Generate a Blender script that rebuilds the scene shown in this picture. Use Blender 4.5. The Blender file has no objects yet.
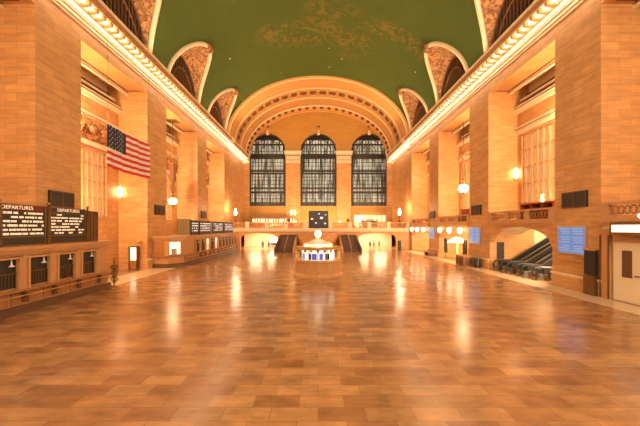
import bpy, bmesh, math, random
from mathutils import Vector, Matrix
random.seed(7)
PI = math.pi
sc = bpy.context.scene
COL = sc.collection
CZ = 4.5

# ------------------------------------------------------------------ materials
def new_mat(name):
    m = bpy.data.materials.new(name); m.use_nodes = True
    return m, m.node_tree.nodes, m.node_tree.links, m.node_tree.nodes['Principled BSDF']

def plain(name, col, rough=.5, metal=0., noise=0., scale=4., bump=0., spec=None):
    m, N, L, b = new_mat(name)
    b.inputs['Base Color'].default_value = (*col, 1)
    b.inputs['Roughness'].default_value = rough
    b.inputs['Metallic'].default_value = metal
    if spec is not None: b.inputs['Specular IOR Level'].default_value = spec
    if noise or bump:
        t = N.new('ShaderNodeTexCoord'); n = N.new('ShaderNodeTexNoise')
        n.inputs['Scale'].default_value = scale; n.inputs['Detail'].default_value = 6
        L.new(t.outputs['Object'], n.inputs['Vector'])
        if noise:
            mx = N.new('ShaderNodeMix'); mx.data_type = 'RGBA'
            mx.inputs[6].default_value = (*[c*(1-noise) for c in col], 1)
            mx.inputs[7].default_value = (*[min(1, c*(1+noise)) for c in col], 1)
            L.new(n.outputs['Fac'], mx.inputs[0]); L.new(mx.outputs[2], b.inputs['Base Color'])
        if bump:
            bp = N.new('ShaderNodeBump'); bp.inputs['Strength'].default_value = bump
            L.new(n.outputs['Fac'], bp.inputs['Height']); L.new(bp.outputs['Normal'], b.inputs['Normal'])
    return m

def emit(name, col, strength, base=None):
    m, N, L, b = new_mat(name)
    b.inputs['Base Color'].default_value = (*(base or col), 1)
    b.inputs['Emission Color'].default_value = (*col, 1)
    b.inputs['Emission Strength'].default_value = strength
    b.inputs['Roughness'].default_value = .35
    return m

def stone(name, c1, c2, mortar, bw=1.7, rh=.62, rough=.45, msize=.012, off=.5, floor=False, nstr=.5):
    """coursed blocks laid out in world metres, on any axis aligned face"""
    m, N, L, b = new_mat(name)
    g = N.new('ShaderNodeNewGeometry')
    sp = N.new('ShaderNodeSeparateXYZ'); L.new(g.outputs['Position'], sp.inputs[0])
    if floor:
        cb = N.new('ShaderNodeCombineXYZ'); L.new(sp.outputs[0], cb.inputs[0]); L.new(sp.outputs[1], cb.inputs[1])
    else:
        sn = N.new('ShaderNodeSeparateXYZ'); L.new(g.outputs['True Normal'], sn.inputs[0])
        ab = N.new('ShaderNodeMath'); ab.operation = 'ABSOLUTE'; L.new(sn.outputs[0], ab.inputs[0])
        gt = N.new('ShaderNodeMath'); gt.operation = 'GREATER_THAN'; gt.inputs[1].default_value = .7; L.new(ab.outputs[0], gt.inputs[0])
        mu = N.new('ShaderNodeMix'); L.new(gt.outputs[0], mu.inputs[0]); L.new(sp.outputs[0], mu.inputs[2]); L.new(sp.outputs[1], mu.inputs[3])
        cb = N.new('ShaderNodeCombineXYZ'); L.new(mu.outputs[0], cb.inputs[0]); L.new(sp.outputs[2], cb.inputs[1])
    br = N.new('ShaderNodeTexBrick')
    br.offset = off; br.inputs['Scale'].default_value = 1
    br.inputs['Brick Width'].default_value = bw; br.inputs['Row Height'].default_value = rh
    br.inputs['Mortar Size'].default_value = msize; br.inputs['Mortar Smooth'].default_value = .2
    br.inputs['Color1'].default_value = (*c1, 1); br.inputs['Color2'].default_value = (*c2, 1)
    br.inputs['Mortar'].default_value = (*mortar, 1); br.inputs['Bias'].default_value = -.1
    L.new(cb.outputs[0], br.inputs['Vector'])
    n = N.new('ShaderNodeTexNoise'); n.inputs['Scale'].default_value = .9 if floor else 1.3
    n.inputs['Detail'].default_value = 7; n.inputs['Roughness'].default_value = .65
    mp = N.new('ShaderNodeMapping'); mp.inputs['Scale'].default_value = (1, 2.2, 1) if floor else (.5, .5, 3)
    L.new(g.outputs['Position'], mp.inputs['Vector']); L.new(mp.outputs[0], n.inputs['Vector'])
    rp = N.new('ShaderNodeMapRange'); rp.inputs[1].default_value = .3; rp.inputs[2].default_value = .7
    rp.inputs[3].default_value = 1-nstr; rp.inputs[4].default_value = 1+nstr*.5
    L.new(n.outputs['Fac'], rp.inputs[0])
    mx = N.new('ShaderNodeMix'); mx.data_type = 'RGBA'; mx.blend_type = 'MULTIPLY'; mx.inputs[0].default_value = 1
    L.new(br.outputs['Color'], mx.inputs[6]); L.new(rp.outputs[0], mx.inputs[7])
    L.new(mx.outputs[2], b.inputs['Base Color'])
    b.inputs['Roughness'].default_value = rough
    if floor: b.inputs['Specular IOR Level'].default_value = .8
    bp = N.new('ShaderNodeBump'); bp.inputs['Strength'].default_value = .06 if floor else .15; bp.inputs['Distance'].default_value = .02
    L.new(br.outputs['Fac'], bp.inputs['Height']); bp.invert = True
    if floor:
        n2 = N.new('ShaderNodeTexNoise'); n2.inputs['Scale'].default_value = 1.1; n2.inputs['Detail'].default_value = 4
        L.new(g.outputs['Position'], n2.inputs['Vector'])
        b2 = N.new('ShaderNodeBump'); b2.inputs['Strength'].default_value = .12; b2.inputs['Distance'].default_value = .03
        L.new(n2.outputs['Fac'], b2.inputs['Height']); L.new(bp.outputs['Normal'], b2.inputs['Normal'])
        L.new(b2.outputs['Normal'], b.inputs['Normal'])
        r2 = N.new('ShaderNodeMapRange'); r2.inputs[3].default_value = rough*.75; r2.inputs[4].default_value = rough*1.3
        L.new(n.outputs['Fac'], r2.inputs[0]); L.new(r2.outputs[0], b.inputs['Roughness'])
    else:
        L.new(bp.outputs['Normal'], b.inputs['Normal'])
    return m

M = {}
M['stone'] = stone('limestone_blocks', (.63,.325,.122), (.53,.258,.092), (.40,.18,.063), bw=1.5, rh=.55, nstr=.25)
M['stone_rear'] = stone('tympanum_stone', (.50,.26,.055), (.46,.235,.05), (.40,.20,.04), bw=2.2, rh=.8, nstr=.14)
M['floor'] = stone('marble_floor', (.54,.28,.118), (.31,.135,.052), (.30,.135,.053), bw=1.15, rh=.54, rough=.2, msize=.008, off=.42, floor=True, nstr=.42)
M['border'] = plain('pale_border_marble', (.70,.50,.32), .25, noise=.12)
M['trimstone'] = plain('carved_cream_stone', (.76,.60,.41), .5, noise=.1, scale=3, bump=.15)
M['orange_stone'] = plain('orange_plaster', (.60,.31,.10), .6, noise=.16, scale=1.2, bump=.1)
M['fascia'] = plain('brown_fascia', (.46,.22,.09), .5, noise=.12)
M['cream'] = plain('cream_plaster', (.78,.62,.42), .6, noise=.06, scale=1)
M['wood'] = plain('warm_marble_counter', (.36,.15,.055), .3, noise=.25, scale=3)
M['wood_pale'] = plain('honey_marble', (.52,.26,.105), .32, noise=.2, scale=2.5)
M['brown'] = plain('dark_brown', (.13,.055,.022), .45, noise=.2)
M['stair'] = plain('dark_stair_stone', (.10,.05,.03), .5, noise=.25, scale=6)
M['black'] = plain('black_metal', (.018,.014,.012), .4)
M['bronze'] = plain('bronze', (.20,.115,.045), .35, .7, noise=.2)
M['brass'] = plain('brass', (.80,.52,.18), .28, .85)
M['steel'] = plain('brushed_steel', (.62,.58,.52), .28, .85)
M['rubber'] = plain('black_rubber', (.02,.018,.018), .55)
M['darkglass'] = plain('dark_window_glass', (.02,.012,.009), .3)
M['olive'] = plain('olive_panel', (.20,.15,.06), .5)
M['white'] = plain('white_paint', (.75,.70,.60), .5)
M['red'] = plain('flag_red', (.52,.02,.03), .75)
M['flagwhite'] = plain('flag_white', (.72,.62,.55), .75)
M['navy'] = plain('flag_blue', (.02,.02,.055), .75)
M['redfabric'] = plain('red_upholstery', (.33,.06,.03), .7)
M['darkred'] = plain('dark_red_panel', (.16,.012,.010), .5)
M['skin'] = plain('skin', (.55,.30,.19), .55)
M['darkcloth'] = plain('dark_clothing', (.03,.025,.03), .8)
M['greycloth'] = plain('grey_clothing', (.16,.13,.12), .8)
M['jeans'] = plain('denim_clothing', (.06,.07,.12), .8)
M['hair'] = plain('dark_hair', (.03,.018,.01), .6)
WARM = (1., .66, .33)
M['bulb'] = emit('bulb_glow', (1., .84, .58), 14)
M['globe'] = emit('lamp_globe', (1., .68, .36), 75)
M['sconce'] = emit('sconce_glow', (1., .70, .40), 22)
M['shade'] = emit('lamp_shade_glow', (1., .74, .46), 7)
M['clockglow'] = emit('opal_clock_face', (1., .88, .62), 9)
M['litpanel'] = emit('glow_panel', (1., .84, .6), 3.0)
M['booth_glow'] = emit('added_booth_glow', (1., .93, .74), 1.9)  # glow added inside the booth to brighten its glass band
M['coolpanel'] = emit('cool_lit_panel', (.8, .92, 1.), 2.4)
M['boardtext'] = emit('board_lettering', (1., .90, .66), .72)
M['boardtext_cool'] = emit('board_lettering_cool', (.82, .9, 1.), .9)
M['bluescreen'] = emit('blue_screen', (.26, .48, 1.), 1.0, (.02,.04,.1))
M['screenpale'] = emit('pale_screen_cells', (.48, .68, 1.), 1.0, (.1,.1,.2))
M['violet'] = emit('violet_screen', (.25, .22, 1.), 1.1, (.02,.02,.1))
M['green'] = emit('small_green_sign', (.1,.6,.2), .7, (.02,.2,.05))
M['redsign'] = emit('small_red_sign', (1.,.08,.03), .8, (.3,.02,.02))
M['amberpane'] = emit('amber_lit_glass', (1., .66, .34), .42, (.6,.4,.2))

def window_light(name):
    m, N, L, b = new_mat(name)
    g = N.new('ShaderNodeNewGeometry')
    mp = N.new('ShaderNodeMapping'); mp.inputs['Scale'].default_value = (2.9, 1, .22)
    n = N.new('ShaderNodeTexNoise'); n.inputs['Scale'].default_value = 1.; n.inputs['Detail'].default_value = 5
    L.new(g.outputs['Position'], mp.inputs['Vector']); L.new(mp.outputs[0], n.inputs['Vector'])
    r = N.new('ShaderNodeMapRange'); r.inputs[1].default_value = .38; r.inputs[2].default_value = .66
    r.inputs[3].default_value = .05; r.inputs[4].default_value = 2.1
    L.new(n.outputs['Fac'], r.inputs[0])
    b.inputs['Base Color'].default_value = (.08,.07,.06,1); b.inputs['Roughness'].default_value = .2
    b.inputs['Emission Color'].default_value = (1., .84, .56, 1)
    L.new(r.outputs[0], b.inputs['Emission Strength'])
    return m
M['walkway_glass'] = window_light('lit_walkway_glass')

def vault_mat():
    m, N, L, b = new_mat('painted_green_vault')
    g = N.new('ShaderNodeNewGeometry')
    def vmath(op, a, bb):
        v = N.new('ShaderNodeVectorMath'); v.operation = op
        L.new(a, v.inputs[0])
        if bb is not None: v.inputs[1].default_value = bb
        return v
    def mth(op, a, bb=None, c=None):
        v = N.new('ShaderNodeMath'); v.operation = op
        for i, q in enumerate((a, bb, c)):
            if q is None: continue
            if isinstance(q, (int, float)): v.inputs[i].default_value = q
            else: L.new(q, v.inputs[i])
        return v.outputs[0]
    n = N.new('ShaderNodeTexNoise'); n.inputs['Scale'].default_value = .45; n.inputs['Detail'].default_value = 9
    n.inputs['Roughness'].default_value = .75
    L.new(g.outputs['Position'], n.inputs['Vector'])
    # the painted constellation figures: soft regions on the vault
    tot = None
    for (x, y, rx, ry) in ((-1.5,46,7,3.6), (-5.5,45,4,2.4), (5.5,48,3.2,4.5), (11,43,5,2.2), (0,35,5,4), (-9,33,4,4), (9,31,5,4), (2,41,4,2)):
        s = vmath('SUBTRACT', g.outputs['Position'], (x, y, 0))
        s = vmath('MULTIPLY', s.outputs[0], (1/rx, 1/ry, 0))
        ln = N.new('ShaderNodeVectorMath'); ln.operation = 'LENGTH'; L.new(s.outputs[0], ln.inputs[0])
        f = mth('SUBTRACT', 1.15, ln.outputs['Value']); f = mth('MAXIMUM', f, 0.)
        tot = f if tot is None else mth('MAXIMUM', tot, f)
    n3 = N.new('ShaderNodeTexNoise'); n3.inputs['Scale'].default_value = .7; n3.inputs['Detail'].default_value = 8; n3.inputs['Distortion'].default_value = 1.6
    L.new(g.outputs['Position'], n3.inputs['Vector'])
    k = N.new('ShaderNodeMapRange'); k.inputs[1].default_value = .47; k.inputs[2].default_value = .60
    L.new(n3.outputs['Fac'], k.inputs[0])
    fig = mth('MULTIPLY', mth('MINIMUM', mth('MULTIPLY', tot, 1.8), 1.), k.outputs[0])
    fig = mth('MULTIPLY', fig, .62)
    base = N.new('ShaderNodeMix'); base.data_type = 'RGBA'
    base.inputs[6].default_value = (.040, .076, .0045, 1); base.inputs[7].default_value = (.072, .106, .007, 1)
    L.new(n.outputs['Fac'], base.inputs[0])
    mx = N.new('ShaderNodeMix'); mx.data_type = 'RGBA'
    L.new(fig, mx.inputs[0]); L.new(base.outputs[2], mx.inputs[6]); mx.inputs[7].default_value = (.20, .13, .03, 1)
    vo = N.new('ShaderNodeTexVoronoi'); vo.inputs['Scale'].default_value = .35
    L.new(g.outputs['Position'], vo.inputs['Vector'])
    st = mth('LESS_THAN', vo.outputs['Distance'], .055)
    m2 = N.new('ShaderNodeMix'); m2.data_type = 'RGBA'
    L.new(mth('MULTIPLY', st, .6), m2.inputs[0]); L.new(mx.outputs[2], m2.inputs[6]); m2.inputs[7].default_value = (.8, .7, .35, 1)
    L.new(m2.outputs[2], b.inputs['Base Color'])
    b.inputs['Roughness'].default_value = .75
    return m
M['vault'] = vault_mat()

def ornament_mat():
    m, N, L, b = new_mat('ornamented_plaster')
    g = N.new('ShaderNodeNewGeometry')
    v = N.new('ShaderNodeTexVoronoi'); v.inputs['Scale'].default_value = 1.5
    n = N.new('ShaderNodeTexNoise'); n.inputs['Scale'].default_value = 1.6; n.inputs['Detail'].default_value = 7; n.inputs['Distortion'].default_value = 2
    L.new(g.outputs['Position'], v.inputs['Vector']); L.new(g.outputs['Position'], n.inputs['Vector'])
    r = N.new('ShaderNodeMapRange'); r.inputs[1].default_value = .42; r.inputs[2].default_value = .58
    L.new(n.outputs['Fac'], r.inputs[0])
    mx = N.new('ShaderNodeMix'); mx.data_type = 'RGBA'
    mx.inputs[6].default_value = (.20,.075,.028,1); mx.inputs[7].default_value = (.56,.27,.10,1)
    L.new(r.outputs[0], mx.inputs[0]); L.new(mx.outputs[2], b.inputs['Base Color'])
    bp = N.new('ShaderNodeBump'); bp.inputs['Strength'].default_value = .5; bp.inputs['Distance'].default_value = .1
    L.new(r.outputs[0], bp.inputs['Height']); L.new(bp.outputs['Normal'], b.inputs['Normal'])
    b.inputs['Roughness'].default_value = .6
    return m
M['ornament'] = ornament_mat()

def glass_mat():
    m, N, L, b = new_mat('clear_glass')
    b.inputs['Base Color'].default_value = (.95,.95,.93,1)
    b.inputs['Roughness'].default_value = .03
    b.inputs['Transmission Weight'].default_value = 1
    b.inputs['IOR'].default_value = 1.1
    return m
M['glass'] = glass_mat()

# ------------------------------------------------------------------ mesh builder
class MB:
    def __init__(s): s.v = []; s.f = []; s.smooth = set()
    def add(s, vs, fs, smooth=False):
        n = len(s.v); s.v += [tuple(v) for v in vs]
        for f in fs:
            if smooth: s.smooth.add(len(s.f))
            s.f.append(tuple(i+n for i in f))
        return s
    def box(s, x0, x1, y0, y1, z0, z1):
        if x0 > x1: x0, x1 = x1, x0
        if y0 > y1: y0, y1 = y1, y0
        if z0 > z1: z0, z1 = z1, z0
        return s.add([(x0,y0,z0),(x1,y0,z0),(x1,y1,z0),(x0,y1,z0),(x0,y0,z1),(x1,y0,z1),(x1,y1,z1),(x0,y1,z1)],
                     [(0,3,2,1),(4,5,6,7),(0,1,5,4),(1,2,6,5),(2,3,7,6),(3,0,4,7)])
    def lathe(s, prof, c=(0,0,0), n=24, axis='z', smooth=True, sx=1., sy=1.):
        vs = []; fs = []
        for (r, h) in prof:
            for k in range(n):
                a = 2*PI*k/n; x, y = r*math.cos(a)*sx, r*math.sin(a)*sy
                p = (x, y, h) if axis == 'z' else ((h, x, y) if axis == 'x' else (x, h, y))
                vs.append((c[0]+p[0], c[1]+p[1], c[2]+p[2]))
        for i in range(len(prof)-1):
            for k in range(n):
                k2 = (k+1) % n
                fs.append((i*n+k, i*n+k2, (i+1)*n+k2, (i+1)*n+k))
        s.add(vs, fs, smooth)
        m = len(prof)-1
        s.add([vs[k] for k in range(n)], [tuple(reversed(range(n)))])
        s.add([vs[m*n+k] for k in range(n)], [tuple(range(n))])
        return s
    def cyl(s, r, z0, z1, c=(0,0), n=20, r2=None):
        return s.lathe([(r, z0), (r if r2 is None else r2, z1)], (c[0], c[1], 0), n)
    def sphere(s, r, c, n=16, m=10, sz=1.):
        prof = [(max(1e-3, r*math.sin(PI*i/m)), -r*sz*math.cos(PI*i/m)) for i in range(m+1)]
        return s.lathe(prof, c, n)
    def tube(s, pts, r, n=8, closed=False):
        vs = []; fs = []; P = [Vector(p) for p in pts]; m = len(P)
        up = None
        for i in range(m):
            a = P[(i-1) % m] if (i > 0 or closed) else P[0]
            b = P[(i+1) % m] if (i < m-1 or closed) else P[-1]
            t = (b-a).normalized()
            if up is None:
                up = Vector((0,0,1)) if abs(t.z) < .9 else Vector((1,0,0))
            u = (up - t*up.dot(t)).normalized(); w = t.cross(u); up = u
            rr = r[i] if isinstance(r, (list, tuple)) else r
            for k in range(n):
                q = P[i] + (u*math.cos(2*PI*k/n) + w*math.sin(2*PI*k/n))*rr
                vs.append(q)
        for i in range(m if closed else m-1):
            j = (i+1) % m
            for k in range(n):
                fs.append((i*n+k, i*n+(k+1) % n, j*n+(k+1) % n, j*n+k))
        s.add(vs, fs, True)
        if not closed:
            s.add(vs[:n], [tuple(reversed(range(n)))]); s.add(vs[-n:], [tuple(range(n))])
        return s
    def slab(s, us, lo, hi, t, mp):
        """solid between curves lo(u) and hi(u), thickness t; mp(u, d, z) -> point"""
        vs = []; fs = []
        for u in us:
            vs += [mp(u,0,lo(u)), mp(u,0,hi(u)), mp(u,t,lo(u)), mp(u,t,hi(u))]
        n = len(us)
        for i in range(n-1):
            a = i*4; b = a+4
            fs += [(a,b,b+1,a+1), (a+2,a+3,b+3,b+2), (a+1,b+1,b+3,a+3), (a,a+2,b+2,b)]
        fs += [(0,1,3,2), ((n-1)*4, (n-1)*4+2, (n-1)*4+3, (n-1)*4+1)]
        return s.add(vs, fs)
    def profile(s, prof, y0, y1, mp):
        """closed profile [(d,z)] swept from y0 to y1; mp(d, y, z) -> point"""
        n = len(prof)
        vs = [mp(d, y0, z) for d, z in prof] + [mp(d, y1, z) for d, z in prof]
        fs = [(i, (i+1) % n, n+(i+1) % n, n+i) for i in range(n)]
        fs += [tuple(range(n)), tuple(reversed(range(n, 2*n)))]
        return s.add(vs, fs)
    def build(s, name, mat, parent=None, loc=None, bevel=0, recalc=True):
        me = bpy.data.meshes.new(name)
        me.from_pydata(s.v, [], s.f)
        me.materials.append(M[mat] if isinstance(mat, str) else mat)
        for i in s.smooth: me.polygons[i].use_smooth = True
        if recalc:
            b = bmesh.new(); b.from_mesh(me); bmesh.ops.recalc_face_normals(b, faces=b.faces); b.to_mesh(me); b.free()
        o = bpy.data.objects.new(name, me); COL.objects.link(o)
        if parent: o.parent = parent
        if loc: o.location = loc
        if bevel:
            md = o.modifiers.new('bevel', 'BEVEL'); md.width = bevel; md.segments = 2; md.limit_method = 'ANGLE'
        return o

def tag(o, label, cat, group=None, kind=None):
    o['label'] = label; o['category'] = cat
    if group: o['group'] = group
    if kind: o['kind'] = kind
    return o
def struct(o, label=None):
    o['kind'] = 'structure'
    if label: o['label'] = label
    return o
def thing(name, label, cat, loc=(0,0,0), rz=0, group=None):
    o = bpy.data.objects.new(name, None); o.empty_display_size = .2
    COL.objects.link(o); o.location = loc; o.rotation_euler = (0,0,rz)
    return tag(o, label, cat, group)
def copy_tree(o, parent=None):
    c = o.copy(); COL.objects.link(c); c.parent = parent
    for ch in list(o.children): copy_tree(ch, c)
    return c
def dup(o, loc, label, rz=None, group=None):
    c = copy_tree(o); c.location = loc; c['label'] = label
    if rz is not None: c.rotation_euler = (0,0,rz)
    if group: c['group'] = group
    return c
def linspace(a, b, n): return [a+(b-a)*i/(n-1) for i in range(n)]

XW = 18.3; XB = 21.4
PIERS = [(-12,-3.3), (6.2,10.2), (19.6,23.4), (32.5,36.6), (46,49.8), (59.2,75.6)]
BAYS = [(-3.3,6.2), (10.2,19.6), (23.4,32.5), (36.6,46), (49.8,59.2)]
ZO = 18.94; ZC = 20.0; ZT = 22.2
VA, VB, VZ = 18.3, 12.1, 22.0
AB = 12.6

# ------------------------------------------------------------------ floor
struct(MB().box(-30,30,-12,78,-.5,0).build('floor', 'floor'), 'glossy amber marble floor of staggered tiles')

# ------------------------------------------------------------------ side walls, piers, bays
for s, side in ((-1,'left'), (1,'right')):
    for i, (y0, y1) in enumerate(PIERS):
        xo = XB+1.8
        o = MB().box(s*XW, s*xo, y0, y1, 0, ZC).build('pier', 'stone'); struct(o)
        if i < 5:
            p = MB(); p.box(s*(XW-.16), s*(XB-.1), y0-.16, y1+.16, 0, .95); p.box(s*(XW-.09), s*(XB-.1), y0-.09, y1+.09, .95, 1.07)
            p.build('plinth', 'stone', o)
            MB().box(s*(XW-.2), s*(XW-.05), y0-.2, y1+.2, .95, 1.1).build('plinth_cap', 'trimstone', o)
        else:
            p = MB()
            p.box(s*(XW-.14), s*XW, 62.4, 66.2, 0, 19.6); p.box(s*(XW-.14), s*XW, 69.8, 73.6, 0, 19.6)
            p.build('pilaster', 'stone', o)
    # upper wall carrying the cornice
    w = MB().box(s*XW, s*(XB+1.8), -12, 75.6, ZC, 22.0).build('wall_'+side, 'stone'); struct(w)
    l = MB()
    for y0, y1 in BAYS: l.box(s*XW, s*20.35, y0, y1, ZO, ZC)
    l.build('lintel', 'stone', w)
    for bi, (y0, y1) in enumerate(BAYS):
        # bay ceiling: raised panel with rim mouldings
        c = MB(); c.box(s*20.35, s*(XB+1.6), y0, y1, 19.7, ZC)
        for (a, z) in ((20.5,19.15), (20.7,19.3)): c.box(s*20.35, s*a, y0, y1, z, z+.14)
        struct(c.build('ceiling_coffer', 'trimstone'))
        # rear wall of the bay with its window
        left = s < 0
        wz0, wz1 = (5.4, 12.05) if left else (6.9, 14.2)
        wy0, wy1 = y0+1.7, y1-1.7
        if not left: wy0, wy1 = y0+1.0, y1-.6
        b = MB()
        xb0, xb1 = s*XB, s*(XB+.6)
        zlow = 0 if left else 5.0
        b.box(xb0, xb1, y0, wy0, zlow, 16.9); b.box(xb0, xb1, wy1, y1, zlow, 16.9)
        b.box(xb0, xb1, wy0, wy1, zlow, wz0); b.box(xb0, xb1, wy0, wy1, wz1, 16.9)
        bw = b.build('wall_recess_'+side, 'stone'); struct(bw)
        t = MB()
        t.box(s*(XB-.35), xb0, y0, y1, 16.9, 17.25); t.box(s*(XB-.22), xb0, y0, y1, 16.55, 16.9); t.box(s*(XB-.1), xb0, y0, y1, 15.0, 15.2)
        t.box(s*(XB-.25), xb0, y0, y1, 14.75, 15.0)
        t.box(s*(XB-.12), xb0, y0, y1, wz1+.08, wz1+.5)
        t.build('moulding', 'trimstone', bw)
        MB().box(s*(XB+1.2), s*(XB+1.5), y0, y1, 16.9, 19.7).build('clerestory_wall', 'trimstone', bw)
        MB().box(s*(XB+.9), s*(XB+1.2), (y0+y1)/2+.6, y1-.02, 17.3, 18.7).build('clerestory_window', 'darkglass', bw)
        q = MB().box(s*(XB+.3), s*(XB+.5), y0, y1, 17.9, 18.15); q.box(s*20.35, s*20.6, y0, y1, 18.6, 18.8); q.build('beam', 'trimstone', bw)
        q = MB().box(s*20.18, s*20.30, y0+.3, y1-.3, ZO-.05, ZO); q.box(s*19.0, s*20.30, y1-.42, y1-.3, ZO-.05, ZO); q.box(s*19.0, s*20.30, y0+.3, y0+.42, ZO-.05, ZO)
        q.box(s*(XB-.37), s*(XB-.34), y0, y1, 17.0, 17.08); q.box(s*(XB-.27), s*(XB-.24), y0, y1, 14.8, 14.88)
        q.build('panel_line', 'brown', bw)
        if left:
            f = MB().box(s*(XB-.06), xb0, y0+.05, y1-.05, 12.7, 14.6)
            rnd = random.Random(5)
            yy = y0+.7
            while yy < y1-.5:   # scrolls and shields of the carved frieze
                for (dy, dz, r) in ((0,0,.42), (.55,.35,.2), (.55,-.4,.2), (.9,.05,.16)):
                    f.sphere(r, (s*(XB-.06), yy+dy*.9, 13.65+dz), 10, 6)
                ring = [(s*(XB-.1), yy+.62+.42*math.cos(a), 13.65+.55*math.sin(a)) for a in linspace(.3, 5.6, 12)]
                f.tube(ring, .08, 6)
                yy += 1.5
            f.build('frieze', 'ornament', bw)
        wn = MB()
        wn.box(s*(XB-.04), s*(XB+.3), wy0, wy0+.14, wz0, wz1); wn.box(s*(XB-.04), s*(XB+.3), wy1-.14, wy1, wz0, wz1)
        wn.box(s*(XB-.04), s*(XB+.3), wy0, wy1, wz0, wz0+.16); wn.box(s*(XB-.04), s*(XB+.3), wy0, wy1, wz1-.16, wz1)
        nb = 9 if left else 10
        for k in range(1, nb):
            yy = wy0+(wy1-wy0)*k/nb
            wn.box(s*(XB+.02), s*(XB+.2), yy-.04, yy+.04, wz0, wz1)
        for fz in (.28, .52, .76):
            zz = wz0+(wz1-wz0)*fz
            wn.box(s*(XB+.06), s*(XB+.16), wy0, wy1, zz-.04, zz+.04)
        wo = wn.build('window_%d' % (bi+1 if left else bi+6), 'wood_pale' if not left else 'wood_pale'); struct(wo)
        MB().box(s*(XB+.2), s*(XB+.28), wy0, wy1, wz0, wz1).build('pane', 'amberpane', wo)
    struct(MB().box(s*(XB+1.6), s*(XB+1.85), -12, 75.6, 0 if s < 0 else 6.9, ZC).build('wall_outer_'+side, 'cream'))

# wall behind the camera
struct(MB().box(-25, 25, -12.6, -12, 0, 36).build('wall_near', 'stone'))

# ------------------------------------------------------------------ cornice with bulbs
PROF = [(0,20.0),(.12,20.0),(.12,20.16),(.24,20.22),(.24,20.42),(.36,20.5),(.36,21.12),(.55,21.22),(.62,21.42),(1.2,21.42),(1.2,21.5),
        (1.3,21.54),(1.3,21.88),(1.45,21.98),(1.45,22.14),(1.3,22.22),(0,22.22)]
bulb_me = None
for s, side in ((-1,'left'), (1,'right')):
    mp = lambda d, y, z, s=s: (s*(XW-d), y, z)
    co = MB().profile(PROF, -12, 75.0, mp)
    P2 = [(d+.16 if d > 0 else 0, z-.02 if z < 20.3 else z+.04) for d, z in PROF]
    co.profile(P2, 59.6, 61.2, mp); co.profile(P2, 73.6, 75.0, mp)
    c = co.build('cornice', 'trimstone'); struct(c, 'cream cornice along the %s wall with a row of bare bulbs' % side)
    fs = MB().profile([(1.2,21.5),(1.325,21.54),(1.325,21.88),(1.2,21.9)], -12, 75, mp)
    fs.build('fascia_band', 'fascia', c)
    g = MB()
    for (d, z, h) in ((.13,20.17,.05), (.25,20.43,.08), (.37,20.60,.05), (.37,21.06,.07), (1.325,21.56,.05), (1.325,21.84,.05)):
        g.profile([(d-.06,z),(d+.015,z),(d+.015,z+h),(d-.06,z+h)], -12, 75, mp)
    g.build('painted_shadow_line', 'brown', c)  # dark strips that paint shade into the cornice mouldings
    br = MB(); y = -11.6
    while y < 74.4:
        br.box(s*(XW-.45), s*(XW-1.18), y-.14, y+.14, 21.12, 21.43); y += .8
    br.build('modillion_row', 'orange_stone', c)
    y = 8.8
    while y < 74:
        if bulb_me is None:
            ob = MB().sphere(.17, (0,0,0), 10, 6).build('light_bulb', 'bulb', c); bulb_me = ob.data
        else:
            ob = bpy.data.objects.new('light_bulb', bulb_me); COL.objects.link(ob); ob.parent = c
        ob.location = (s*(XW-.88), y, 21.27)
        y += .8

# ------------------------------------------------------------------ vault with lunettes
LW, LH = 4.75, 7.0
def lun(y):
    for (a, b) in BAYS:
        c = (a+b)/2; d = abs(y-c)
        if d < LW: return LH*math.sqrt(1-(d/LW)**2)
    return 0.
def vault_x(dz): return VA*math.sqrt(max(0, 1-(dz/VB)**2))
ys = set()
for (a, b) in BAYS:
    c = (a+b)/2
    for k in range(33): ys.add(round(c-LW*math.cos(PI*k/32), 4))
ys |= {-12.0, 59.6, 60.0}
ys = sorted(y for y in ys if y <= 60.0)
NU = 48
vm = MB(); vs = []; fs = []
for y in ys:
    xi = vault_x(lun(y)); th = math.asin(min(1, xi/VA))
    for k in range(NU+1):
        a = -th+2*th*k/NU
        vs.append((VA*math.sin(a), y, VZ+VB*math.cos(a)))
for i in range(len(ys)-1):
    for k in range(NU):
        a = i*(NU+1)+k; fs.append((a, a+1, a+NU+2, a+NU+1))
vm.add(vs, fs, True)
vault = struct(vm.build('ceiling', 'vault', recalc=False), 'green painted barrel vault with faint gold constellation figures')
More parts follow.
